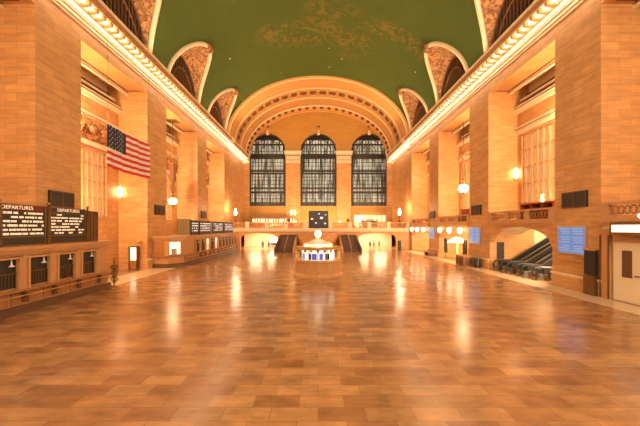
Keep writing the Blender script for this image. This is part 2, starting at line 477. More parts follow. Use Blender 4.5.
for s, side in ((-1,'left'), (1,'right')):
    for bi, (a, b) in enumerate(BAYS[1:]):
        c = (a+b)/2; n = 28
        Y = [c-LW*math.cos(PI*k/n) for k in range(n+1)]
        hw, hh = 4.45, 5.5
        mb = MB(); vs = []; fs = []
        for k, y in enumerate(Y):
            dz = lun(y); xi = vault_x(dz)
            y2 = c+(y-c)*hw/LW; z2 = VZ+hh*math.sqrt(max(0, 1-((y2-c)/hw)**2))
            for j in range(7):
                t = j/6
                vs.append((s*(xi+(18.6-xi)*t), y+(y2-y)*t, VZ+dz+(z2-VZ-dz)*t))
        for k in range(n):
            for j in range(6): q = k*7+j; fs.append((q, q+1, q+8, q+7))
        mb.add(vs, fs, True)
        lo = struct(mb.build('lunette_vault', 'ornament', recalc=False))
        rim = [(s*(vault_x(lun(y))-.05), y, VZ+lun(y)-.05) for y in Y]
        MB().tube(rim, .27, 10).build('rim_moulding', 'trimstone', lo)
        sh = MB()   # shield ornament at the crown of the rim
        xi = vault_x(LH); sh.sphere(.55, (s*xi, c, VZ+LH-.1), 12, 8, 1.3); sh.sphere(.3, (s*(xi-.2), c+.6, VZ+LH-.1), 8, 6); sh.sphere(.3, (s*(xi-.2), c-.6, VZ+LH-.1), 8, 6)
        sh.build('crown_shield', 'ornament', lo)
        # dark arched window
        us = linspace(-hw, hw, 29)
        top = lambda u: VZ+hh*math.sqrt(max(0, 1-(u/hw)**2))+.02
        wf = MB()
        for k in range(-8, 9):
            u = k*.52; zt = VZ+hh*math.sqrt(max(0,1-(u/hw)**2))
            wf.box(s*18.35, s*18.5, c+u-.04, c+u+.04, VZ, zt)
        for r in (.72, .98):
            wf.tube([(s*18.4, c+hw*r*math.cos(q), VZ+hh*r*math.sin(q)) for q in linspace(0, PI, 24)], .1, 6)
        wo = struct(wf.build('window_%d' % (bi+11 if s < 0 else bi+16), 'brown'))
        MB().slab(us, lambda u: VZ, top, .12, lambda u, d, z, s=s, c=c: (s*(18.52+d), c+u, z)).build('pane', 'darkglass', wo)

# ------------------------------------------------------------------ far end: archivolt, tympanum, windows
RP = [(59.2,.35),(59.2,.62),(59.5,.74),(59.9,.74),(60.2,.56),(61.6,.56),(61.7,.62),(61.9,.62),(62.0,.52),(63.6,.52),(63.8,.68),(64.5,.68),(64.7,.50),(68.5,.50),(68.7,.68),(69.3,.68),
      (69.5,.56),(72.7,.56),(72.9,.76),(73.5,.85),(73.7,1.2),(74.5,1.35),(74.7,1.6),(75.3,1.6)]
NA = 64
def ell(i, a, y, z0=VZ): return ((VA-i)*math.cos(a), y, z0+(AB-i)*math.sin(a))
mb = MB(); vs = []; fs = []
for (y, i) in RP:
    for k in range(NA+1): vs.append(ell(i, PI*k/NA, y))
for r in range(len(RP)-1):
    for k in range(NA): q = r*(NA+1)+k; fs.append((q, q+1, q+NA+2, q+NA+1))
mb.add(vs, fs)
arch = struct(mb.build('arch', 'orange_stone', recalc=False), 'deep orange coffered arch at the far end of the vault')
for (y, i, r, nm) in ((59.7,.74,.14,'roll_moulding'), (64.15,.68,.12,'roll_moulding'), (69.0,.68,.12,'roll_moulding'), (73.2,.8,.16,'roll_moulding')):
    MB().tube([ell(i, a, y) for a in linspace(0.02, PI-.02, 60)], r, 8).build(nm, 'trimstone', arch)
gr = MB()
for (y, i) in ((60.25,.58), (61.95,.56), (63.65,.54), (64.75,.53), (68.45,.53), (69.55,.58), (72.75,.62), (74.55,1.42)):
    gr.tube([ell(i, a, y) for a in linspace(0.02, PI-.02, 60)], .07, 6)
gr.build('painted_shadow_line', 'fascia', arch)  # dark tubes drawn in as shade lines along the arch
pa = MB()
for k in range(26):
    a0 = PI*(k+.12)/26; a1 = PI*(k+.88)/26
    pts = []
    for a in linspace(a0, a1, 4): pts.append(ell(.54, a, 65.1))
    for a in linspace(a1, a0, 4): pts.append(ell(.54, a, 68.1))
    pa.tube(pts, .1, 6, closed=True)
pa.build('coffer_frame', 'orange_stone', arch)
ros = None
for k in range(26):
    a = PI*(k+.5)/26
    if ros is None:
        m_ = MB().lathe([(.85,0),(.8,.08),(.5,.1),(.42,.22),(.15,.3)], (0,0,0), 14); ros = m_.build('rosette', 'brown', arch); o = ros
    else:
        o = bpy.data.objects.new('rosette', ros.data); COL.objects.link(o); o.parent = arch
    o.location = ell(.52, a, 66.6)
    n = Vector((-math.cos(a)/(VA), 0, -math.sin(a)/(VB))).normalized()
    o.rotation_euler = n.to_track_quat('Z', 'Y').to_euler()
for k in range(30):
    a = PI*(k+.5)/30
    o = bpy.data.objects.new('rosette', ros.data); COL.objects.link(o); o.parent = arch
    o.location = ell(1.05, a, 73.6); o.rotation_euler = (PI/2, 0, 0); o.scale = (.55, .55, .55)

WC = (-12.45, 0.12, 12.65); WH = 4.3; WZ0, WZS = 9.7, 23.2
def far_map(u, d, z): return (u, 75.0+d, z)
fw = MB()
tops = lambda u: VZ+(AB-1.5)*math.sqrt(max(.0, 1-(u/(VA-1.5))**2))+.1
edges = [-XW] + [e for c in WC for e in (c-WH, c+WH)] + [XW]
for i in range(0, 8, 2):
    fw.slab(linspace(edges[i], edges[i+1], 10), lambda u: 0, lambda u: max(tops(u) if abs(u) < VA-1.5 else VZ, VZ), .7, far_map)
for c in WC:
    fw.slab(linspace(c-WH, c+WH, 25), lambda u, c=c: WZS+WH*math.sqrt(max(0, 1-((u-c)/WH)**2)), tops, .7, far_map)
    fw.slab([c-WH, c+WH], lambda u: 0, lambda u: WZ0, .7, far_map)
far = struct(fw.build('wall_far', 'stone_rear'), 'orange stone end wall pierced by three tall arched windows')
# pilasters and capitals between the windows
for xc, hwid in ((-17.6,.7), (-6.17,1.75), (6.39,1.75), (17.65,.68)):
    cp = MB().box(xc-hwid, xc+hwid, 74.75, 75.0, 4.2, 20.3).build('pilaster', 'stone', far)
    k = MB()
    for (z0, z1, o, d) in ((20.3,20.6,.12,.4), (20.6,21.0,.0,.3), (21.0,21.25,.15,.45), (21.25,22.1,.02,.35), (22.1,22.35,.2,.6), (22.35,22.9,.3,.8), (22.9,23.15,.42,.95)):
        k.box(xc-hwid-o, xc+hwid+o, 75-d, 75.0, z0, z1)
    n = int(hwid*2/.5)
    for q in range(n):
        x = xc-hwid+.25+q*(2*hwid-.5)/(n-1); k.box(x-.12, x+.12, 74.5, 74.8, 21.4, 22.0)
    k.build('capital', 'trimstone', far)
    MB().box(xc-hwid-.16, xc+hwid+.16, 74.5, 75, 21.0, 21.06).box(xc-hwid-.05, xc+hwid+.05, 74.36, 75, 22.04, 22.12).box(xc-hwid-.22, xc+hwid+.22, 74.3, 75, 22.3, 22.38).build('painted_shadow_line', 'brown', far)  # brown strips painted as shade between the capital mouldings
kk = MB()
for c in WC:
    kk.box(c-.3, c+.3, 74.7, 75, 27.2, 28.3); kk.sphere(.45, (c, 74.8, 27.6), 10, 8)
kk.build('keystone', 'trimstone', far)
kb = MB()
for c in WC: kb.sphere(.42, (c, 74.95, 29.3), 12, 8, .6)
kb.build('wall_boss', 'brown', far)
for wi, c in enumerate(WC):
    f = MB()
    # outer frame
    pts = [(c-WH+.12, 74.95, WZ0)] + [(c+(WH-.12)*math.cos(a), 74.95, WZS+(WH-.12)*math.sin(a)) for a in linspace(PI, 0, 25)] + [(c+WH-.12, 74.95, WZ0)]
    f.tube(pts, .2, 8)
    f.box(c-WH+.1, c+WH-.1, 75.05, 75.3, 12.9, 13.3)
    for z in (WZ0+.25, WZ0+.7, 13.0, 14.1, 17.75, 18.35, 21.7, 22.4, 24.9):
        f.box(c-WH+.1, c+WH-.1, 75.0, 75.3, z-.2, z+.2)
    f.box(c-WH+.1, c+WH-.1, 75.05, 75.3, 21.7, 22.6); pass
    for q in range(-5, 6):
        x = c+q*.76; zt = WZS+math.sqrt(max(0, WH**2-(x-c)**2))-.1
        f.box(x-.075, x+.075, 75.02, 75.3, WZ0, zt)
    for q in range(-5, 5):
        x = c+q*.76+.38; f.box(x-.035, x+.035, 75.1, 75.28, WZ0, WZS+1.3)
    z = WZ0+.9
    while z < WZS:
        f.box(c-WH+.1, c+WH-.1, 75.1, 75.28, z-.05, z+.05); z += .9
    for r in (.38, .7):
        f.tube([(c+WH*r*math.cos(a), 75.1, WZS+WH*r*math.sin(a)) for a in linspace(0, PI, 20)], .11, 6)
    wo = struct(f.build('window_%d' % (21+wi), 'black'), ['left','middle','right'][wi]+' tall arched window in the far wall')
    MB().box(c-WH+.1, c+WH-.1, 75.32, 75.4, WZ0, WZS-.8).build('pane', 'walkway_glass', wo)
    h_ = lambda u, c=c: WZS+math.sqrt(max(0, WH**2-(u-c)**2))
    MB().slab(linspace(c-WH+.1, c+WH-.1, 25), lambda u: WZS-.8, lambda u: min(h_(u), 26.0), .08, lambda u, d, z: (u, 75.32+d, z)).build('pane', 'walkway_glass', wo)
    MB().slab(linspace(c-WH, c+WH, 21), lambda u: min(26.0, h_(u)-.02), lambda u, c=c: WZS+math.sqrt(max(0, WH**2-(u-c)**2)), .1, lambda u, d, z: (u, 75.42+d, z)).build('fan_pane', 'darkglass', wo)

# ------------------------------------------------------------------ far balcony
BY = 60.0
sl = MB().box(-XW, XW, BY, 75, 3.75, 4.25)
sl.box(-XW, XW, BY-.35, BY, 3.95, 4.25); sl.box(-XW, XW, BY-.18, BY, 3.6, 3.95)
bal = struct(sl.build('balcony', 'trimstone'), 'stone balcony floor across the far end of the hall')
# front wall under balcony: two arched openings, stairs, central curved wall
OP = [(-15.4,-8.0), (8.0,15.6)]
fm = lambda u, d, z: (u, BY+d, z)
fr = MB()
fr.box(-XW, OP[0][0], BY, BY+.6, 0, 3.75); fr.box(OP[0][1], -7.6, BY, BY+.6, 0, 3.75); fr.box(7.6, OP[1][0], BY, BY+.6, 0, 3.75); fr.box(OP[1][1], XW, BY, BY+.6, 0, 3.75)
for a, b in OP:
    c = (a+b)/2; h = (b-a)/2
    fr.slab(linspace(a, b, 17), lambda u, c=c, h=h: 2.35+.95*math.sqrt(max(0, 1-((u-c)/h)**2)), lambda u: 3.75, .6, fm)
fr.box(-7.6, 7.6, BY, BY+.6, 2.95, 3.75); fr.box(-4.2, 4.2, BY, BY+.6, 0, 3)
struct(fr.build('wall_balcony', 'stone'))
cm = MB()
for (r0, z0, z1) in ((4.0, 0, 2.95), (4.12, 2.95, 3.35), (4.12, 0, .5)):
    us = linspace(0, PI, 25)
    cm.slab(us, lambda u: z0, lambda u: z1, .5, lambda u, d, z, r0=r0: ((r0-d)*math.cos(u), BY-(r0*.8-d)*math.sin(u), z))
struct(cm.build('wall_apse', 'stone'), 'curved stone wall between the two dark stairs')
# passage under balcony
pg = MB().box(-17, 17, 70, 70.4, 0, 3.75); struct(pg.build('wall_passage', 'cream'))
# balustrade
def balustrade_run(mb, x0, x1, y, z0, h, along='x', step=.36, xs=None):
    def P(u, d, z): return (u, y+d, z) if along == 'x' else (y+d, u, z)
    def bx(u0, u1, d0, d1, a, b):
        p = P(u0, d0, a); q = P(u1, d1, b); mb.box(p[0], q[0], p[1], q[1], p[2], q[2])
    bx(x0, x1, -.2, .2, z0, z0+.16); bx(x0, x1, -.24, .24, z0+h-.18, z0+h)
    n = max(2, int((x1-x0)/step))
    for k in range(n):
        u = x0+(k+.5)*(x1-x0)/n; p = P(u, 0, 0)
        mb.lathe([(.07,z0+.14),(.13,z0+h*.35),(.05,z0+h*.65),(.09,z0+h-.16)], (p[0], p[1], 0), 6)
    return mb
for (x0, x1, lb) in ((-18.2,-2.1,'left'), (2.1,18.2,'right')):
    t = thing('balustrade', 'stone balustrade on the far balcony, %s of the dark glass screen' % lb, 'balustrade', (0,0,0), 0, 'balustrades of the far balcony')
    m_ = balustrade_run(MB(), x0, x1, BY+.1, 4.25, 1.15); m_.build('railing', 'stone', t)
    n = 5
    for k in range(n):
        x = x0+.4+(x1-x0-.8)*k/(n-1); MB().box(x-.35, x+.35, BY-.2, BY+.4, 4.25, 5.5).build('pedestal', 'trimstone', t)
for (x, lb) in ((-5.75,'left'), (5.95,'right')):
    m_ = MB().lathe([(.12,5.5),(.3,5.6),(.34,5.85),(.22,6.05),(.28,6.15)], (x, BY+.1, 0), 14)
    tag(m_.build('stone_urn', 'brown'), 'small dark urn on the far balustrade, %s of the glass screen' % lb, 'urn')
# stairs
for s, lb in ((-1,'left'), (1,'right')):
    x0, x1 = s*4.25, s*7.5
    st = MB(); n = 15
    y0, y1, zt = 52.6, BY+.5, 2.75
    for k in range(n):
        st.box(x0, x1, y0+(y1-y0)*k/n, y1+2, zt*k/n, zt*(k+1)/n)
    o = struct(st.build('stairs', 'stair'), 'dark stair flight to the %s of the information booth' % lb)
    for xx in (x0, x1):
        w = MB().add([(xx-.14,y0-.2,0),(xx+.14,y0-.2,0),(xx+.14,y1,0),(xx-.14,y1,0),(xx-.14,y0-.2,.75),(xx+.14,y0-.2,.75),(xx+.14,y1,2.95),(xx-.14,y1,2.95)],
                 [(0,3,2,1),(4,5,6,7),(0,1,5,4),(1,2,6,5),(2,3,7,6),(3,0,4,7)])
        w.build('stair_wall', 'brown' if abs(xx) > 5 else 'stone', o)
    xm = (x0+x1)/2
    hr = MB().tube([(xm, y0+.1, .95), (xm, y1, 3.3)], .045, 8)
    for k in range(5): hr.tube([(xm, y0+.3+(y1-y0-.3)*k/5, .1+2.75*k/5), (xm, y0+.3+(y1-y0-.3)*k/5, 1.0+2.4*k/5)], .03, 6)
    hr.build('handrail', 'brass', o)
    MB().box(x0, x1, BY+2, BY+2.3, 2.75, 3.75).build('landing_wall', 'brown', o)
# dark glass screen at the middle of the balcony
t = thing('glass_screen', 'dark framed glass screen in the middle of the far balcony', 'screen', (.1, BY+.2, 0))
f = MB()
for x in linspace(-1.9, 1.9, 6): f.box(x-.07, x+.07, -.1, .1, 3.5, 7.7)
for z in (3.5, 4.6, 5.7, 6.8, 7.65): f.box(-1.95, 1.95, -.09, .09, z-.06, z+.06)
f.build('frame', 'black', t)
MB().box(-1.9, 1.9, -.02, .02, 3.5, 7.65).build('glass_pane', 'darkglass', t)
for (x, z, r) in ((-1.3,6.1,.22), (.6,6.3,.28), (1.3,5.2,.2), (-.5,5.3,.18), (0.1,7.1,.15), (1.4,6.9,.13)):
    MB().box(x-r, x+r, -.14, -.1, z-3.5*0-r*.7, z+r*.7).build('glow_panel', 'boardtext_cool', t)  # painted reflections: glowing patches standing for bluish reflections in the glass

# restaurant on balcony: bar, tables, chairs, lamps
t = thing('bar_counter', 'reddish bar counter with lit back shelves behind the left of the far balustrade', 'bar', (-10.3, 70, 4.25))
MB().box(-5.6, 4.6, -.4, .4, 0, 1.1).build('counter', 'redfabric', t)
MB().box(-5.8, 4.8, -.5, .5, 1.1, 1.2).build('counter_top', 'wood_pale', t)
t = thing('back_bar_shelf', 'lit wooden shelves of bottles behind the reddish balcony bar', 'shelf', (-10.3, 70, 4.25))
sh = MB(); sh.box(-5.6, 4.6, 3.3, 3.6, 0, 2.6)
for z in (1.3, 1.8, 2.3, 2.6): sh.box(-5.6, 4.6, 2.85, 3.6, z-.04, z+.04)
sh.build('back_shelf', 'wood_pale', t)
bot = None
for j, z in enumerate((1.34, 1.84)):
    for k in range(16):
        x = -15.6+k*.64+.12*(j)
        loc = (x, 73.05, 4.25+z)
        if bot is None:
            bot = MB().lathe([(.09,0),(.09,.24),(.035,.31),(.035,.42)], (0,0,0), 8).build('bottle', 'glass')
            bot.data.materials[0] = M['shade']  # emission stands in for light glinting on the bottles
            o = bot; o.location = loc
        else:
            o = bot.copy(); COL.objects.link(o); o.location = loc
        tag(o, 'small bottle with a painted glint on the shelves behind the left balcony bar', 'bottle', 'bottles behind the balcony bar')
def make_lamp():
    t = thing('table_lamp', '', 'lamp', (0,0,0))
    MB().lathe([(.14,0),(.14,.04),(.03,.07),(.03,.45)], (0,0,0), 10).build('stand', 'brass', t)
    MB().lathe([(.24,.42),(.15,.78)], (0,0,0), 14).build('lamp_shade', 'shade', t)
    return t
lamp0 = make_lamp()
spots = [(-14.9,70,'far left end of the balcony bar'), (-12.9,70,'left half of the balcony bar'), (-10.8,70,'middle of the balcony bar'), (-8.6,70,'right half of the balcony bar'), (-6.4,70,'right end of the balcony bar')]
for i, (x, y, w) in enumerate(spots):
    l = lamp0 if i == 0 else copy_tree(lamp0)
    l.location = (x, y, 5.452); l['label'] = 'white shaded table lamp on the %s' % w; l['group'] = 'lamps on the balcony bar'
def make_chair():
    t = thing('dining_chair', '', 'chair')
    MB().box(-.23,.23,-.23,.23,.42,.50).build('seat', 'redfabric', t, bevel=.02)
    MB().box(-.23,.23,.19,.25,.55,1.0).build('backrest', 'redfabric', t, bevel=.02)
    for x in (-.2,.2):
        for y in (-.2,.2): MB().box(x-.025,x+.025,y-.025,y+.025,0,.42 if y < 0 else .6).build('leg', 'brown', t)
    return t
def make_table():
    t = thing('dining_table', '', 'table')
    MB().cyl(.5,.72,.76).build('tabletop', 'white', t); MB().lathe([(.28,0),(.28,.04),(.05,.08),(.05,.72)],(0,0,0),12).build('pedestal', 'brown', t)
    return t
ch0, tb0 = make_chair(), make_table(); first = True
for i, x in enumerate((-15.5, -12.8, -10.1, -7.4, -4.7, 4.6, 7.6, 10.6)):
    near = 'table %s' % ['nearest the left wall','second from the left wall','third from the left wall','second left of the screen','just left of the screen','just right of the screen','second right of the screen','third right of the screen'][i]
    tb = tb0 if i == 0 else copy_tree(tb0); tb.location = (x, 63.2, 4.25)
    tb['label'] = 'round white topped dining %s on the far balcony' % near; tb['group'] = 'dining tables on the balcony'
    for q, dx in enumerate((-.85, .85)):
        c = ch0 if first else copy_tree(ch0); first = False
        c.location = (x+dx, 63.2, 4.25); c.rotation_euler = (0,0, PI/2 if dx < 0 else -PI/2)
        c['label'] = 'red chair %s of the %s' % (['left','right'][q], near); c['group'] = 'dining chairs on the balcony'
lp = dup(lamp0, (-4.7, 63.2, 5.01), 'white shaded lamp on the balcony table just left of the glass screen')
lp = dup(lamp0, (4.6, 63.2, 5.01), 'white shaded lamp on the balcony table just right of the glass screen')
t = thing('shop_display', 'bright pale display wall with lit pillars behind right of the far balustrade', 'display', (12.6, 72, 4.25))
MB().box(-4.0, 3.6, 0, .3, 0, 3.1).build('back_panel', 'cream', t)
for x in (-3.4,-2.4,-1.4,.9,2.0,3.0): MB().box(x-.14, x+.14, -.2, 0, 1.7, 2.9).build('light_pillar', 'litpanel', t)
MB().box(-2.5, 1.2, -.9, -.6, .2, 1.75).build('counter', 'brown', t)
for x in (-1.6, .1): MB().box(x-.7, x+.7, -.98, -.92, .75, 1.65).build('screen', 'black', t)
# candelabra
def make_cand(x, lb):
    t = thing('candelabrum', 'bronze lamp standard with a glowing top, at the %s corner of the far balcony' % lb, 'lamp', (x, BY+.95, 4.25), 0, 'lamp standards of the balcony')
    MB().lathe([(.4,0),(.4,.25),(.22,.4),(.18,1.2),(.3,1.5),(.12,1.8),(.22,2.6)], (0,0,0), 14).build('standard', 'bronze', t)
    MB().lathe([(.2,2.6),(.32,3.0),(.2,3.6),(.05,4.0)], (0,0,0), 14).build('lamp_globe', 'sconce', t)
make_cand(-16.6, 'left'); make_cand(16.4, 'right')
# picture light sconces on the far pilasters
for x, lb in ((-6.6,'left'), (-5.7,'right')):
    t = thing('wall_sconce', 'upright glowing sconce, %s of the pair left of the middle window' % lb, 'sconce', (x, 74.6, 7.4), 0, 'pilaster sconces')
    MB().box(-.06,.06,-.1,.14,-.1,.3).build('bracket', 'brass', t)
    MB().lathe([(.13,.1),(.16,.5),(.13,1.2)], (0,-.15,0), 10).build('lamp_shade', 'sconce', t)

# ------------------------------------------------------------------ people
def person(x, y, z, rz, label, top='darkcloth', legs='darkcloth', h=1.72, stride=.12):
    t = thing('person', label, 'person', (x, y, z), rz)
    k = h/1.72
    J = {'pel':(0,0,.95),'ch':(0,.0,1.25),'nk':(0,0,1.45),'hd':(0,-.02,1.58),'ht':(0,0,1.70),
         'hl':(-.1,0,.9),'kl':(-.1,-stride,.5),'al':(-.1,-stride*.8,.08),'tl':(-.1,-stride*.8-.16,.04),
         'hr':(.1,0,.9),'kr':(.1,stride*.5,.5),'ar':(.1,stride*1.6,.08),'tr':(.1,stride*1.6-.16,.04),
         'sl':(-.18,0,1.40),'el':(-.24,.03,1.13),'wl':(-.25,-.06,.88),'fl':(-.25,-.08,.78),
         'sr':(.18,0,1.40),'er':(.24,.0,1.13),'wr':(.25,-.12,.9),'fr':(.25,-.15,.80)}
    R = {'pel':.135,'ch':.145,'nk':.06,'hd':.09,'ht':.075,'hl':.09,'kl':.065,'al':.045,'tl':.035,'hr':.09,'kr':.065,'ar':.045,'tr':.035,
         'sl':.06,'el':.042,'wl':.03,'fl':.03,'sr':.06,'er':.042,'wr':.03,'fr':.03}
    def skin(name, joints, edges, mat, grow=0.):
        me = bpy.data.meshes.new(name); ix = {j:i for i, j in enumerate(joints)}
        me.from_pydata([tuple(c*k for c in J[j]) for j in joints], [(ix[a], ix[b]) for a, b in edges], [])
        me.materials.append(M[mat]); o = bpy.data.objects.new(name, me); COL.objects.link(o); o.parent = t
        md = o.modifiers.new('skin', 'SKIN'); md.use_smooth_shade = True
        me.skin_vertices.new() if not me.skin_vertices else None
        for i, j in enumerate(joints):
            r = (R[j]+grow)*k; me.skin_vertices[0].data[i].radius = (r, r)
        me.skin_vertices[0].data[0].use_root = True
        sb = o.modifiers.new('sub', 'SUBSURF'); sb.levels = sb.render_levels = 2
        return o
    skin('body', list(J), [('pel','ch'),('ch','nk'),('nk','hd'),('hd','ht'),('pel','hl'),('hl','kl'),('kl','al'),('al','tl'),('pel','hr'),('hr','kr'),('kr','ar'),('ar','tr'),
          ('ch','sl'),('sl','el'),('el','wl'),('wl','fl'),('ch','sr'),('sr','er'),('er','wr'),('wr','fr')], 'skin')
    skin('jacket', ['pel','ch','sl','el','wl','sr','er','wr'], [('pel','ch'),('ch','sl'),('sl','el'),('el','wl'),('ch','sr'),('sr','er'),('er','wr')], top, .022)
    skin('trousers', ['pel','hl','kl','al','hr','kr','ar'], [('pel','hl'),('hl','kl'),('kl','al'),('pel','hr'),('hr','kr'),('kr','ar')], legs, .02)
    MB().sphere(.105*k, (0,.02*k,1.63*k), 12, 8, 1.1).build('hair', 'hair', t)
    return t
person(-11.4, 62.6, 0, .3, 'person in dark clothing standing inside the left arched opening below the far balcony')
person(-10.5, 64.5, 0, 2.2, 'person in grey clothing deeper inside the left arched opening below the balcony', 'greycloth', 'jeans')
person(10.6, 61.6, 0, .5, 'person in dark clothing standing under the right end of the far balcony')
person(11.7, 63.6, 0, -1.2, 'person in grey clothing behind the dark clad person under the right balcony', 'greycloth', 'darkcloth')
person(13.2, 65.5, 0, 1.9, 'person in jeans farthest right inside the right arched opening below the balcony', 'greycloth', 'jeans')

# things under balcony
t = thing('ticket_machine', 'pale blue lit ticket machine inside the left arched opening', 'machine', (-9.6, 68.6, 0))
MB().box(-1.3,1.3,-.4,.4,0,2.3).build('cabinet', 'steel', t); MB().box(-1.15,1.15,-.46,-.4,1.0,2.15).build('screen', 'coolpanel', t)
MB().box(-.9,.9,-.47,-.41,.5,.8).build('shelf', 'black', t)
t = thing('floor_sign', 'dark upright sign on the floor by the right end of the far balcony', 'sign', (15.7, 58.4, 0))
MB().box(-.4,.4,-.2,.2,0,.12).build('base', 'black', t); MB().box(-.33,.33,-.06,.06,.12,1.9).build('sign_panel', 'black', t)

# ------------------------------------------------------------------ information booth
t = thing('information_booth', 'round marble information booth with lit glass windows in the middle of the floor', 'booth', (0, 28.4, 0))
R0 = 2.15
MB().lathe([(R0+.22,0),(R0+.22,.12),(R0+.1,.16),(R0+.05,.3),(R0,.36),(R0,1.28),(R0+.07,1.32),(R0+.08,1.42),(R0+.02,1.46)], (0,0,0), 16, smooth=False).build('marble_base', 'wood_pale', t)
MB().lathe([(R0-.3,1.46),(R0-.3,1.5)], (0,0,0), 16, smooth=False).build('counter_top', 'brass', t)
g = MB(); 
for k in range(16):
    a = 2*PI*k/16; g.lathe([(.035,1.46),(.035,2.5)], ((R0-.05)*math.cos(a), (R0-.05)*math.sin(a), 0), 6)
g.lathe([(R0,1.46),(R0,1.54)], (0,0,0), 16, smooth=False)
g.build('brass_mullion', 'brass', t)
gl = MB()
for k in range(16):
    a0, a1 = 2*PI*k/16, 2*PI*(k+1)/16; r = R0-.05
    p = [(r*math.cos(a), r*math.sin(a)) for a in (a0, a1)]
    gl.add([(p[0][0],p[0][1],1.54),(p[1][0],p[1][1],1.54),(p[1][0],p[1][1],2.48),(p[0][0],p[0][1],2.48)], [(0,1,2,3)])
gl.build('glass_pane', 'glass', t)
MB().lathe([(R0+.06,2.46),(R0+.14,2.5),(R0+.14,2.62),(R0-.1,2.7)], (0,0,0), 16, smooth=False).build('roof_ring', 'brass', t)
MB().lathe([(R0-.35,2.38),(R0-.35,2.44)], (0,0,0), 24).build('ceiling_light', 'litpanel', t)
MB().lathe([(1.4,2.6),(1.4,2.9),(1.2,3.02),(.8,3.12),(.5,3.3),(.3,3.34)], (0,0,0), 24).build('drum_roof', 'white', t)
MB().lathe([(1.62,1.5),(1.62,2.38)], (0,0,0), 24).build('added_glow_core', 'booth_glow', t)  # glowing cylinder added as a bright backdrop behind the glass
for k, (a, w, mt) in enumerate(((-1.75,.42,'violet'), (-1.42,.3,'violet'), (-1.98,.24,'black'), (-1.1,.4,'black'), (-2.35,.3,'screenpale'), (-.75,.3,'coolpanel'), (-2.7,.26,'darkred'))):
    m_ = MB().box(-w/2, w/2, -.04, .04, 1.6, 2.15); o = m_.build('monitor', mt, t); o.location = (1.85*math.cos(a), 1.85*math.sin(a), 0); o.rotation_euler = (0,0,a+PI/2)
for k in range(9):
    a = -PI/2+(k-4)*.3; c_ = ['black','redsign','black','green','black','black','green','black','redsign'][k]
    o = MB().box(-.12,.12,-.02,.02,2.28,2.44).build('window_sign', c_, t); o.location = (2.02*math.cos(a), 2.02*math.sin(a), 0); o.rotation_euler = (0,0,a+PI/2)
# clock
t = thing('four_faced_clock', 'brass clock with glowing opal faces on top of the information booth', 'clock', (0, 28.4, 3.34))
MB().lathe([(.3,0),(.26,.06),(.1,.14),(.1,.24),(.2,.28)], (0,0,0), 14).build('stem', 'brass', t)
MB().sphere(.27, (0,0,.52), 16, 10).build('clock_case', 'brass', t)
for k in range(4):
    a = k*PI/2
    m_ = MB().lathe([(.30,.0),(.30,.04),(.26,.07)], (0,0,0), 24, axis='y'); o = m_.build('clock_face', 'clockglow', t)
    o.rotation_euler = (0,0,a); o.location = (math.sin(a)*-.17, math.cos(a)*.17, .52)
    d = Vector((-math.sin(a), math.cos(a)))
    hnd = MB().box(-.012,.012,.075,.085,0,.2).box(0,.13,.075,.085,-.012,.012).build('clock_hand', 'black', t); hnd.rotation_euler = (0,0,a); hnd.location = o.location
MB().lathe([(.07,.78),(.1,.86),(.02,1.0)], (0,0,0), 10).build('finial', 'brass', t)

